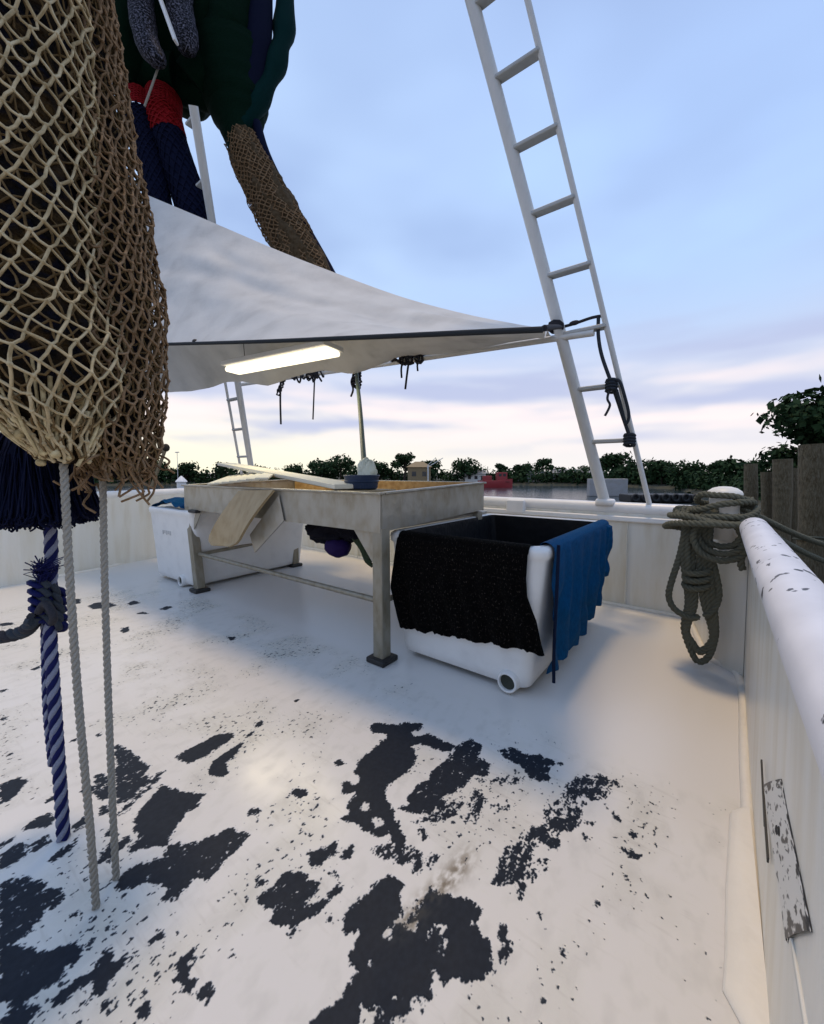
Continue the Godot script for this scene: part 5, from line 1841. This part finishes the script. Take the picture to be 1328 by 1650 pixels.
	# floating dock with black fenders, and the concrete wall behind
	var dk := thing("floating_dock", "low black floating dock on the water behind the right ladder", "dock", Vector3(-4.4, -1.6, -44.2), atan2(3.8, 4.95))
	var dm := MB.new()
	dm.box(at(Vector3(0, 0.42, 0)), Vector3(6.4, 0.75, 2.2), 0.1)
	part("float", dm, M.rubber, dk)
	for i in 7:
		var ty := MB.new()
		var ring := []
		for q in 17:
			var th := TAU * q / 16
			ring.append(Vector3(-2.8 + 0.93 * i + 0.30 * cos(th), 0.5 + 0.30 * sin(th), 1.18))
		ty.tube(pv(ring), 0.11, 8)
		part("tyre", ty, M.rubber, dk)
	var cw := MB.new()
	cw.box(at(Vector3(-10.5, -0.55, -52.5), Basis(Vector3.UP, 0.66)), Vector3(4.6, 2.1, 0.8), 0.05)
	single("sea_wall", cw, M.concrete, "pale concrete wall at the water's edge behind the right ladder's foot", "wall")
	# pale houses under the trees
	var houses := [[-44.5, -82.0, 5.0, 1.9, "small pale house left of the red boat, low under the trees"], [-33.0, -90.5, 5.2, 1.7, "pale flat house on the far bank just right of the red boat"], [-27.5, -94.0, 7.0, 2.1, "long pale house on the far bank, left of the right ladder"], [-22.0, -95.0, 4.6, 1.8, "pale house half hidden by the right ladder's pole"]]
	for h in houses:
		var o := thing("far_house", h[4], "house", Vector3(h[0], -0.9, h[1]), 0.62, "pale houses on the far bank")
		var w := MB.new()
		w.box(at(Vector3(0, h[3] * 0.5, 0)), Vector3(h[2], h[3], 3.5), 0.03)
		part("wall", w, M.house, o)
		var rf := MB.new()
		var e: float = h[2] * 0.5 + 0.3
		rf.flat([Vector3(-e, h[3], 2.1), Vector3(e, h[3], 2.1), Vector3(e * 0.8, h[3] + 0.8, 0), Vector3(-e * 0.8, h[3] + 0.8, 0)], Vector3(0, 0.9, 0.4).normalized())
		rf.flat([Vector3(-e, h[3], -2.1), Vector3(e, h[3], -2.1), Vector3(e * 0.8, h[3] + 0.8, 0), Vector3(-e * 0.8, h[3] + 0.8, 0)], Vector3(0, 0.9, -0.4).normalized())
		for s in [-1, 1]:
			rf.flat([Vector3(e * s, h[3], 2.1), Vector3(e * s, h[3], -2.1), Vector3(e * 0.8 * s, h[3] + 0.8, 0)], Vector3(0.9 * s, 0.4, 0).normalized())
		part("roof", rf, M.roof, o)
		for i in 3:
			var wi := MB.new()
			wi.box(at(Vector3((i - 1) * h[2] * 0.3, h[3] * 0.55, 1.76)), Vector3(h[2] * 0.14, h[3] * 0.4, 0.05), 0.005)
			part("window", wi, M.pane, o)
	# the red boat
	var b := thing("red_boat", "red work boat moored at the far bank, seen between the table and the right ladder", "boat", Vector3(-33.2, -1.6, -69.0), 0.645)
	var hl := MB.new()
	var hrows := []
	for q in [[-0.2, 0.75], [0.5, 0.95], [1.3, 1.0], [1.35, 0.94], [1.1, 0.9]]:
		var row := PackedVector3Array()
		for j in 24:
			var a := TAU * j / 24
			var x := cos(a)
			row.append(Vector3(3.3 * x, q[0] + 0.35 * maxf(0, x) * float(q[0] > 0.4), 1.2 * sin(a) * q[1] * (1.0 if x < 0.2 else 1.0 - 0.5 * (x - 0.2))))
		hrows.append(row)
	hl.grid(hrows, true, 1.0)
	part("hull", hl, M.hull_red, b)
	var dkk := MB.new()
	dkk.box(at(Vector3(0, 1.12, 0)), Vector3(5.2, 0.06, 1.7), 0.01)
	part("deck", dkk, M.rubber, b)
	var cab := MB.new()
	cab.box(at(Vector3(1.2, 2.0, 0)), Vector3(1.9, 1.8, 1.5), 0.05)
	part("cabin", cab, M.hull_red, b)
	var cab2 := MB.new()
	cab2.box(at(Vector3(-1.5, 1.7, 0)), Vector3(1.6, 1.1, 1.3), 0.05)
	part("engine_house", cab2, M.hull_red, b)
	for i in 2:
		var wi := MB.new()
		wi.box(at(Vector3(0.8 + 0.8 * i, 2.4, 0.77)), Vector3(0.5, 0.5, 0.04), 0.005)
		part("window", wi, M.pane, b)
	var mast := MB.new()
	mast.tube(pv([Vector3(-1.4, 1.2, 0), Vector3(-1.4, 4.0, 0)]), 0.06, 8)
	part("mast", mast, M.rubber, b)
	# crane booms and a lamp far off to port
	var cr := thing("crane_boom", "brown folded crane boom rising over the far bank beside the net", "crane")
	var c1 := MB.new()
	bar(c1, Vector3(-72.5, -0.5, -21.0), Vector3(-66.15, 4.9, -25.2), 0.30, 0.30, 0.04)
	part("main_boom", c1, M.crane, cr)
	var c2 := MB.new()
	bar(c2, Vector3(-66.15, 5.0, -25.2), Vector3(-67.7, -1.0, -23.6), 0.42, 0.36, 0.04)
	part("jib", c2, M.crane, cr)
	var c3 := MB.new()
	c3.ball(Vector3(-66.15, 5.0, -25.2), Vector3(0.55, 0.6, 0.5), 12, 8)
	part("head", c3, M.bark, cr)
	var lp := thing("lamp_post", "thin far lamp post above the white capped pile", "lamp post", Vector3(-64.6, -1.0, -26.1))
	var l1 := MB.new()
	l1.tube(pv([Vector3.ZERO, Vector3(0, 5.3, 0)]), 0.04, 6)
	part("post", l1, M.pole, lp)
	var l2 := MB.new()
	l2.box(at(Vector3(0, 5.3, 0)), Vector3(0.9, 0.12, 0.3), 0.03)
	part("head", l2, M.pole, lp)
	var pc := thing("pale_crane", "pale lattice arm standing aslant over the trees behind the table", "crane", Vector3(-42.5, -1.0, -62.0), 0.64)
	var p1 := MB.new()
	bar(p1, Vector3(-1.2, 3.2, 0), Vector3(1.8, 5.0, 0), 0.14, 0.14, 0.02)
	bar(p1, Vector3(-1.2, 3.5, 0.1), Vector3(0.4, 5.0, 0.1), 0.09, 0.09, 0.02)
	part("arm", p1, M.pole, pc)
	var p2 := MB.new()
	p2.tube(pv([Vector3(-1.0, 0, 0), Vector3(-1.0, 3.6, 0)]), 0.12, 8)
	part("mast", p2, M.pole, pc)
	var th := thing("tan_house", "tan house front among the trees behind the table, below the pale crane arm", "house", Vector3(-46.2, -0.9, -62.5), 0.64)
	var t1 := MB.new()
	t1.box(at(Vector3(0, 1.6, 0)), Vector3(4.4, 3.2, 3.0), 0.03)
	part("wall", t1, M.crane, th)
	var t2 := MB.new()
	t2.flat([Vector3(-2.5, 3.2, 1.8), Vector3(2.5, 3.2, 1.8), Vector3(0.8, 4.3, 0), Vector3(-0.8, 4.3, 0)], Vector3(0, 0.85, 0.5).normalized())
	t2.flat([Vector3(-2.5, 3.2, -1.8), Vector3(2.5, 3.2, -1.8), Vector3(0.8, 4.3, 0), Vector3(-0.8, 4.3, 0)], Vector3(0, 0.85, -0.5).normalized())
	for s in [-1, 1]:
		t2.flat([Vector3(2.5 * s, 3.2, 1.8), Vector3(2.5 * s, 3.2, -1.8), Vector3(0.8 * s, 4.3, 0)], Vector3(0.6 * s, 0.7, 0).normalized())
	part("roof", t2, M.crane, th)
	for i in 2:
		var wi := MB.new()
		wi.box(at(Vector3(-1.0 + 2.0 * i, 1.9, 1.51)), Vector3(0.8, 0.9, 0.05), 0.005)
		part("window", wi, M.pane, th)
	var wb := thing("white_boat", "low white boat hull beyond the far rail, under the white capped pile", "boat", Vector3(-17.5, -1.6, -6.2), 0.7)
	var wbm := MB.new()
	var wr := []
	for q in [[-0.1, 0.7], [0.9, 0.95], [1.85, 1.0], [1.9, 0.95], [1.7, 0.9]]:
		var row := PackedVector3Array()
		for j in 20:
			var a := TAU * j / 20
			row.append(Vector3(1.1 * cos(a), q[0], 0.7 * sin(a) * q[1]))
		wr.append(row)
	wbm.grid(wr, true, 1.0)
	part("hull", wbm, M.white, wb)
	var wd := MB.new()
	wd.box(at(Vector3(0, 1.72, 0)), Vector3(1.7, 0.05, 0.9), 0.01)
	part("deck", wd, M.house, wb)

func wear() -> void:
	patch(1, [-1.427,-.117,-1.358,-.150,-1.307,-.177,-1.276,-.207,-1.263,-.236,-1.228,-.238,-1.209,-.211,-1.202,-.188,-1.210,-.160,-1.213,-.137,-1.224,-.116,-1.252,-.097])
	patch(0.1, [-1.234,-.203,-1.229,-.215,-1.209,-.213,-1.212,-.203])
	patch(0.1, [-1.291,-.137,-1.288,-.153,-1.277,-.155,-1.277,-.139])
	patch(0.1, [-1.295,-.162,-1.280,-.170,-1.272,-.162])
	patch(0.1, [-1.244,-.166,-1.236,-.175,-1.225,-.171])
	patch(1, [-1.153,-.173,-1.170,-.186,-1.167,-.215,-1.152,-.243,-1.183,-.260,-1.181,-.283,-1.157,-.286,-1.135,-.273,-1.132,-.293,-1.146,-.313,-1.121,-.295,-1.101,-.266,-1.082,-.243,-1.105,-.235,-1.130,-.237,-1.146,-.215,-1.145,-.181])
	patch(0.85, [-1.617,-.138,-1.622,-.168,-1.574,-.196,-1.524,-.218,-1.479,-.236,-1.430,-.249,-1.422,-.225,-1.430,-.207,-1.406,-.193,-1.398,-.165,-1.388,-.146,-1.419,-.116])
	patch(0.8, [-1.749,-.153,-1.763,-.192,-1.753,-.215,-1.700,-.210,-1.676,-.180,-1.685,-.146])
	patch(0.8, [-1.805,-.160,-1.810,-.193,-1.789,-.193,-1.781,-.167,-1.788,-.158])
	patch(0.8, [-1.733,-.215,-1.718,-.258,-1.676,-.259,-1.677,-.223])
	patch(0.8, [-1.878,-.378,-1.857,-.423,-1.935,-.446,-1.894,-.462,-1.835,-.469,-1.741,-.443,-1.769,-.408,-1.823,-.407])
	patch(0.8, [-1.701,-.314,-1.710,-.353,-1.717,-.371,-1.679,-.365,-1.671,-.326])
	patch(0.8, [-1.724,-.403,-1.701,-.421,-1.667,-.422,-1.670,-.396])
	patch(0.8, [-1.603,-.379,-1.588,-.401,-1.555,-.404,-1.559,-.380])
	patch(0.8, [-1.499,-.308,-1.495,-.338,-1.523,-.376,-1.498,-.427,-1.471,-.406,-1.466,-.361,-1.480,-.317])
	patch(1, [-2.149,-.199,-2.148,-.244,-2.100,-.273,-2.069,-.246,-2.029,-.221,-2.026,-.185])
	patch(1, [-1.812,-.218,-1.845,-.249,-1.832,-.278,-1.790,-.292,-1.767,-.275,-1.796,-.242])
	patch(1, [-1.902,-.287,-1.923,-.316,-1.899,-.315,-1.895,-.292])
	patch(0.85, [-1.599,-.239,-1.609,-.260,-1.638,-.319,-1.616,-.326,-1.600,-.287,-1.585,-.250])
	patch(0.85, [-2.077,-.544,-2.052,-.563,-1.803,-.587,-1.779,-.558,-1.711,-.579,-1.680,-.544,-1.673,-.481,-1.683,-.448,-1.740,-.457,-2.007,-.533])
	patch(0.62, [-1.748,-.551,-1.726,-.614,-1.691,-.580,-1.676,-.520,-1.628,-.453,-1.631,-.426])
	patch(1, [-1.583,-.474,-1.619,-.523,-1.658,-.576,-1.617,-.593,-1.551,-.616,-1.489,-.656,-1.451,-.613,-1.453,-.575,-1.419,-.531,-1.379,-.487,-1.404,-.462,-1.426,-.430,-1.447,-.404,-1.467,-.450,-1.529,-.446])
	patch(0.93, [-1.371,-.352,-1.379,-.390,-1.364,-.416,-1.341,-.466,-1.361,-.501,-1.307,-.542,-1.290,-.586,-1.267,-.642,-1.200,-.666,-1.183,-.617,-1.173,-.566,-1.152,-.520,-1.198,-.494,-1.183,-.455,-1.170,-.426,-1.205,-.415,-1.229,-.436,-1.282,-.412,-1.301,-.389,-1.333,-.352])
	patch(1, [-1.355,-.347,-1.342,-.366,-1.310,-.366,-1.338,-.348])
	patch(1, [-1.774,-.677,-1.783,-.723,-1.782,-.771,-1.787,-.846,-1.735,-.906,-1.704,-.879,-1.700,-.824,-1.690,-.759,-1.695,-.695])
	patch(1, [-1.572,-.717,-1.625,-.757,-1.635,-.801,-1.643,-.868,-1.640,-.899,-1.582,-.824,-1.587,-.786,-1.521,-.772,-1.520,-.733])
	patch(1, [-1.708,-1.002,-1.715,-1.031,-1.690,-1.034,-1.688,-.996])
	patch(1, [-1.662,-.922,-1.682,-.968,-1.667,-.965,-1.650,-.921])
	patch(1, [-1.113,-.348,-1.121,-.367,-1.108,-.384,-1.103,-.371])
	patch(1, [-1.001,-.370,-1.013,-.390,-1.012,-.410,-.981,-.403,-.993,-.388,-.981,-.380,-.951,-.386,-.933,-.375,-.959,-.358,-.984,-.360])
	patch(1, [-.907,-.366,-.912,-.389,-.903,-.401,-.877,-.387,-.899,-.383])
	patch(1, [-.990,-.278,-.998,-.290,-.983,-.298,-.961,-.300,-.961,-.286])
	patch(1, [-1.109,-.296,-1.110,-.307,-1.100,-.308,-1.099,-.298])
	patch(1, [-1.281,-.713,-1.261,-.746,-1.254,-.737,-1.273,-.713])
	patch(1, [-1.242,-.860,-1.235,-.886,-1.178,-.902,-1.172,-.892,-1.201,-.857])
	patch(1, [-.932,-.458,-.925,-.467,-.918,-.460])
	patch(1, [-2.258,-.434,-2.257,-.459,-2.244,-.435])
	patch(1, [-2.230,-.516,-2.209,-.537,-2.193,-.524])
	patch(1, [-3.099,-.307,-3.107,-.340,-3.062,-.320])
	patch(1, [-2.742,-.266,-2.745,-.299,-2.710,-.278])
	patch(1, [-2.371,-.245,-2.357,-.261,-2.345,-.252])
	patch(1, [-1.101,-.213,-1.089,-.225,-1.087,-.218])
	patch(1, [-1.353,-.241,-1.356,-.257,-1.343,-.249])
	patch(1, [-1.075,-.243,-1.059,-.250,-1.040,-.245,-1.053,-.235])
	patch(0.85, [-1.214,-.092,-1.210,-.114,-1.202,-.136,-1.171,-.154,-1.166,-.134,-1.142,-.138,-1.123,-.135,-1.182,-.089])
	patch(1, [-1.266,-1.321,-1.272,-1.360,-1.207,-1.388,-1.172,-1.415,-1.129,-1.470,-1.079,-1.497,-1.068,-1.462,-1.091,-1.402,-1.050,-1.402,-1.009,-1.454,-.940,-1.446,-.874,-1.458,-.879,-1.408,-.939,-1.390,-1.006,-1.377,-1.029,-1.339,-.970,-1.294,-.952,-1.208,-.972,-1.117,-.957,-1.072,-.908,-1.043,-.850,-1.013,-.780,-.977,-.744,-.944,-.778,-.938,-.834,-.957,-.848,-.926,-.909,-.911,-.934,-.926,-.999,-.899,-.987,-.932,-1.022,-.943,-1.024,-.980,-1.033,-1.013,-1.086,-.979,-1.113,-1.016,-1.058,-1.037,-1.084,-1.076,-1.124,-1.077,-1.148,-1.140,-1.148,-1.211,-1.148,-1.287,-1.162,-1.336,-1.233,-1.302])
	patch(0.1, [-.989,-.981,-.966,-1.005,-.938,-.988,-.961,-.965])
	patch(0.1, [-.921,-.959,-.895,-.991,-.858,-.973,-.884,-.942])
	patch(0.92, [-.848,-1.089,-.874,-1.109,-.873,-1.165,-.864,-1.215,-.870,-1.287,-.860,-1.378,-.866,-1.465,-.848,-1.537,-.784,-1.527,-.773,-1.463,-.709,-1.444,-.687,-1.381,-.737,-1.358,-.735,-1.299,-.748,-1.232,-.777,-1.197,-.747,-1.167,-.778,-1.093,-.862,-1.053])
	patch(0.52, [-.740,-1.172,-.717,-1.215,-.685,-1.220,-.691,-1.172,-.702,-1.127,-.743,-1.072,-.800,-1.041,-.769,-1.081])
	patch(0.52, [-.740,-1.325,-.660,-1.386,-.582,-1.454,-.577,-1.420,-.688,-1.343])
	patch(0.52, [-.619,-1.265,-.548,-1.307,-.586,-1.253])
	patch(0.52, [-.692,-1.275,-.645,-1.298,-.624,-1.152,-.652,-1.154])
	patch(0.78, [-.722,-1.538,-.664,-1.601,-.599,-1.596,-.539,-1.625,-.483,-1.625,-.521,-1.572,-.492,-1.515,-.536,-1.482,-.584,-1.507,-.651,-1.522])
	patch(0.62, [-.838,-.871,-.807,-.926,-.754,-.956,-.709,-.971,-.682,-.934,-.676,-.903,-.715,-.918,-.738,-.901,-.771,-.885])
	patch(0.62, [-.689,-.957,-.669,-.992,-.645,-.982,-.661,-.942])
	patch(0.8, [-.763,-1.045,-.724,-1.031,-.719,-1.004,-.744,-1.016])
	patch(0.8, [-.909,-.807,-.891,-.851,-.874,-.824,-.895,-.804])
	patch(1, [-.989,-.756,-.951,-.795,-.955,-.833,-.921,-.818,-.927,-.775,-.932,-.752,-.958,-.732])
	patch(1, [-.893,-.755,-.865,-.758,-.839,-.753,-.876,-.750])
	patch(1, [-1.042,-.610,-1.016,-.617,-1.012,-.599])
	patch(0.93, [-.967,-.575,-.988,-.581,-.991,-.627,-.988,-.682,-.948,-.703,-.915,-.694,-.888,-.706,-.867,-.690,-.878,-.657,-.859,-.642,-.842,-.686,-.837,-.733,-.818,-.743,-.827,-.689,-.839,-.643,-.851,-.606,-.837,-.603,-.840,-.583,-.854,-.579,-.856,-.602,-.878,-.581,-.910,-.567,-.915,-.592,-.946,-.583])
	patch(1, [-.747,-.668,-.762,-.717,-.757,-.767,-.756,-.825,-.733,-.851,-.688,-.851,-.679,-.818,-.653,-.808,-.615,-.822,-.619,-.849,-.620,-.896,-.567,-.912,-.513,-.938,-.481,-.932,-.480,-.890,-.419,-.877,-.393,-.831,-.422,-.786,-.460,-.763,-.477,-.739,-.512,-.740,-.491,-.701,-.516,-.672,-.508,-.644,-.538,-.616,-.573,-.608,-.610,-.600,-.598,-.574,-.583,-.566,-.573,-.556,-.668,-.483,-.660,-.508,-.658,-.538,-.644,-.574,-.645,-.605,-.651,-.633,-.690,-.632,-.694,-.660,-.696,-.704,-.735,-.674])
	patch(0.15, [-.623,-.780,-.603,-.806,-.581,-.792,-.600,-.771])
	patch(0.15, [-.569,-.822,-.541,-.847,-.525,-.835,-.555,-.812])
	patch(0.15, [-.667,-.726,-.659,-.746,-.627,-.737,-.642,-.726])
	patch(0.15, [-.648,-.659,-.643,-.674,-.625,-.659,-.630,-.649])
	patch(0.15, [-.521,-.744,-.503,-.747,-.495,-.730])
	patch(0.15, [-.558,-.655,-.527,-.668,-.532,-.649])
	patch(0.15, [-.652,-.786,-.633,-.846,-.603,-.821,-.651,-.755])
	patch(0.15, [-.494,-.765,-.483,-.779,-.475,-.756])
	patch(0.15, [-.477,-.814,-.462,-.822,-.470,-.807])
	patch(0.58, [-.575,-.810,-.515,-.829,-.498,-.792,-.541,-.771])
	patch(0.9, [-.423,-.927,-.413,-.941,-.390,-.912,-.378,-.906,-.385,-.860,-.396,-.870,-.395,-.895])
	patch(0.9, [-.511,-.665,-.495,-.678,-.489,-.666,-.500,-.655])
	patch(0.9, [-.493,-.695,-.482,-.706,-.480,-.694])
	patch(0.9, [-.568,-.602,-.549,-.612,-.509,-.605,-.545,-.578])
	patch(0.57, [-.489,-1.021,-.489,-1.083,-.507,-1.106,-.474,-1.192,-.466,-1.251,-.421,-1.331,-.397,-1.349,-.372,-1.270,-.422,-1.242,-.438,-1.179,-.415,-1.121,-.410,-1.073,-.406,-1.028,-.430,-1.050,-.462,-1.025])
	patch(1, [-1.223,-1.066,-1.210,-1.093,-1.187,-1.085,-1.197,-1.061])
	patch(1, [-1.240,-.861,-1.233,-.888,-1.169,-.903,-1.174,-.885,-1.201,-.864])
	patch(1, [-1.719,-1.005,-1.714,-1.033,-1.693,-1.026])
	patch(1, [-1.674,-.943,-1.680,-.970,-1.668,-.965])
	patch(1, [-.795,-.662,-.787,-.676,-.778,-.672,-.784,-.661])
	patch(1, [-.353,-1.012,-.344,-1.023,-.342,-1.007])
	patch(1, [-1.284,-.717,-1.271,-.745,-1.259,-.742,-1.270,-.718])
	patch(0.92, [-.603,-1.594,-.558,-1.629,-.522,-1.607,-.465,-1.643,-.506,-1.587,-.508,-1.540,-.475,-1.521,-.508,-1.489,-.556,-1.473])
	patch(0.92, [-.428,-1.307,-.364,-1.395,-.348,-1.448,-.341,-1.363,-.360,-1.327,-.413,-1.308])
	patch(0.6, [-.416,-1.566,-.377,-1.625,-.328,-1.663,-.256,-1.661,-.281,-1.628,-.300,-1.534,-.362,-1.500,-.385,-1.469,-.424,-1.465])
	patch(0.72, [-.467,-1.245,-.434,-1.281,-.396,-1.279,-.355,-1.261,-.386,-1.227,-.431,-1.252,-.455,-1.214])
	patch(0.72, [-.283,-1.523,-.225,-1.485,-.210,-1.475,-.238,-1.475])
	patch(0.72, [-.199,-1.451,-.167,-1.455,-.183,-1.432])
	patch(1, [-.321,-1.400,-.302,-1.426,-.303,-1.398])
	patch(1, [-.319,-1.348,-.298,-1.349,-.303,-1.325])
	patch(1, [-.199,-1.371,-.145,-1.384,-.161,-1.363,-.197,-1.354])
	patch(1, [-.352,-1.014,-.339,-1.014,-.345,-1.003])
	patch(1, [-.275,-.977,-.263,-.981,-.268,-.971])
	patch(1, [-.232,-1.146,-.224,-1.148,-.227,-1.137])
	patch(0.42, [-.435,-1.162,-.380,-1.186,-.377,-1.119,-.406,-1.089])
	patch(0.42, [-.450,-1.419,-.343,-1.489,-.363,-1.391,-.443,-1.307])
	patch(1, [-4.507,-.467,-4.450,-.540,-4.380,-.522,-4.427,-.458])
	patch(1, [-4.876,-.961,-4.780,-1.035,-4.606,-.995,-4.686,-.934])
	patch(1, [-4.466,-1.020,-4.530,-1.082,-4.464,-1.160,-4.288,-1.184,-4.268,-1.119,-4.329,-1.021])
	patch(1, [-4.260,-1.261,-4.319,-1.329,-4.194,-1.340,-4.186,-1.262])
	patch(1, [-3.894,-1.206,-3.907,-1.269,-3.808,-1.272])
	patch(1, [-3.865,-1.377,-3.901,-1.454,-3.838,-1.476,-3.798,-1.402])
	patch(1, [-3.558,-.995,-3.620,-1.045,-3.513,-1.048,-3.494,-1.007])
	patch(1, [-4.175,-.807,-4.181,-.869,-4.102,-.842])
	patch(1, [-3.287,-.456,-3.320,-.519,-3.262,-.487])
	patch(1, [-2.828,-1.442,-2.753,-1.472,-2.712,-1.422])
	patch(1, [-1.745,-1.241,-1.717,-1.256,-1.706,-1.228])
	patch(1, [-3.622,-1.025,-3.605,-1.069,-3.499,-1.028])

func _ready() -> void:
	rng.seed = 20240611
	noise.seed = 5
	noise.frequency = 0.02
	noise.fractal_octaves = 3
	environment()
	materials()
	dull()
	deck()
	shore()
	starboard_side()
	stern_and_port()
	ladder("boarding_ladder", "tall white steel ladder at the right end of the stern, lashed with dark line", 1.0, Vector3(-0.81, 0.93, -3.985), Vector3(-0.66, 3.43, 1.2), 1.6, 1.6)
	ladder("boarding_ladder", "white steel ladder at the far left end of the stern, crossed by the awning", -1.0, Vector3(-6.68, 0.94, -3.99), Vector3(1.75, 3.43, 1.55), 1.215, 1.0)
	awning()
	table()
	totes()
	mooring()
	lashings()
	hoisted()
	nets()
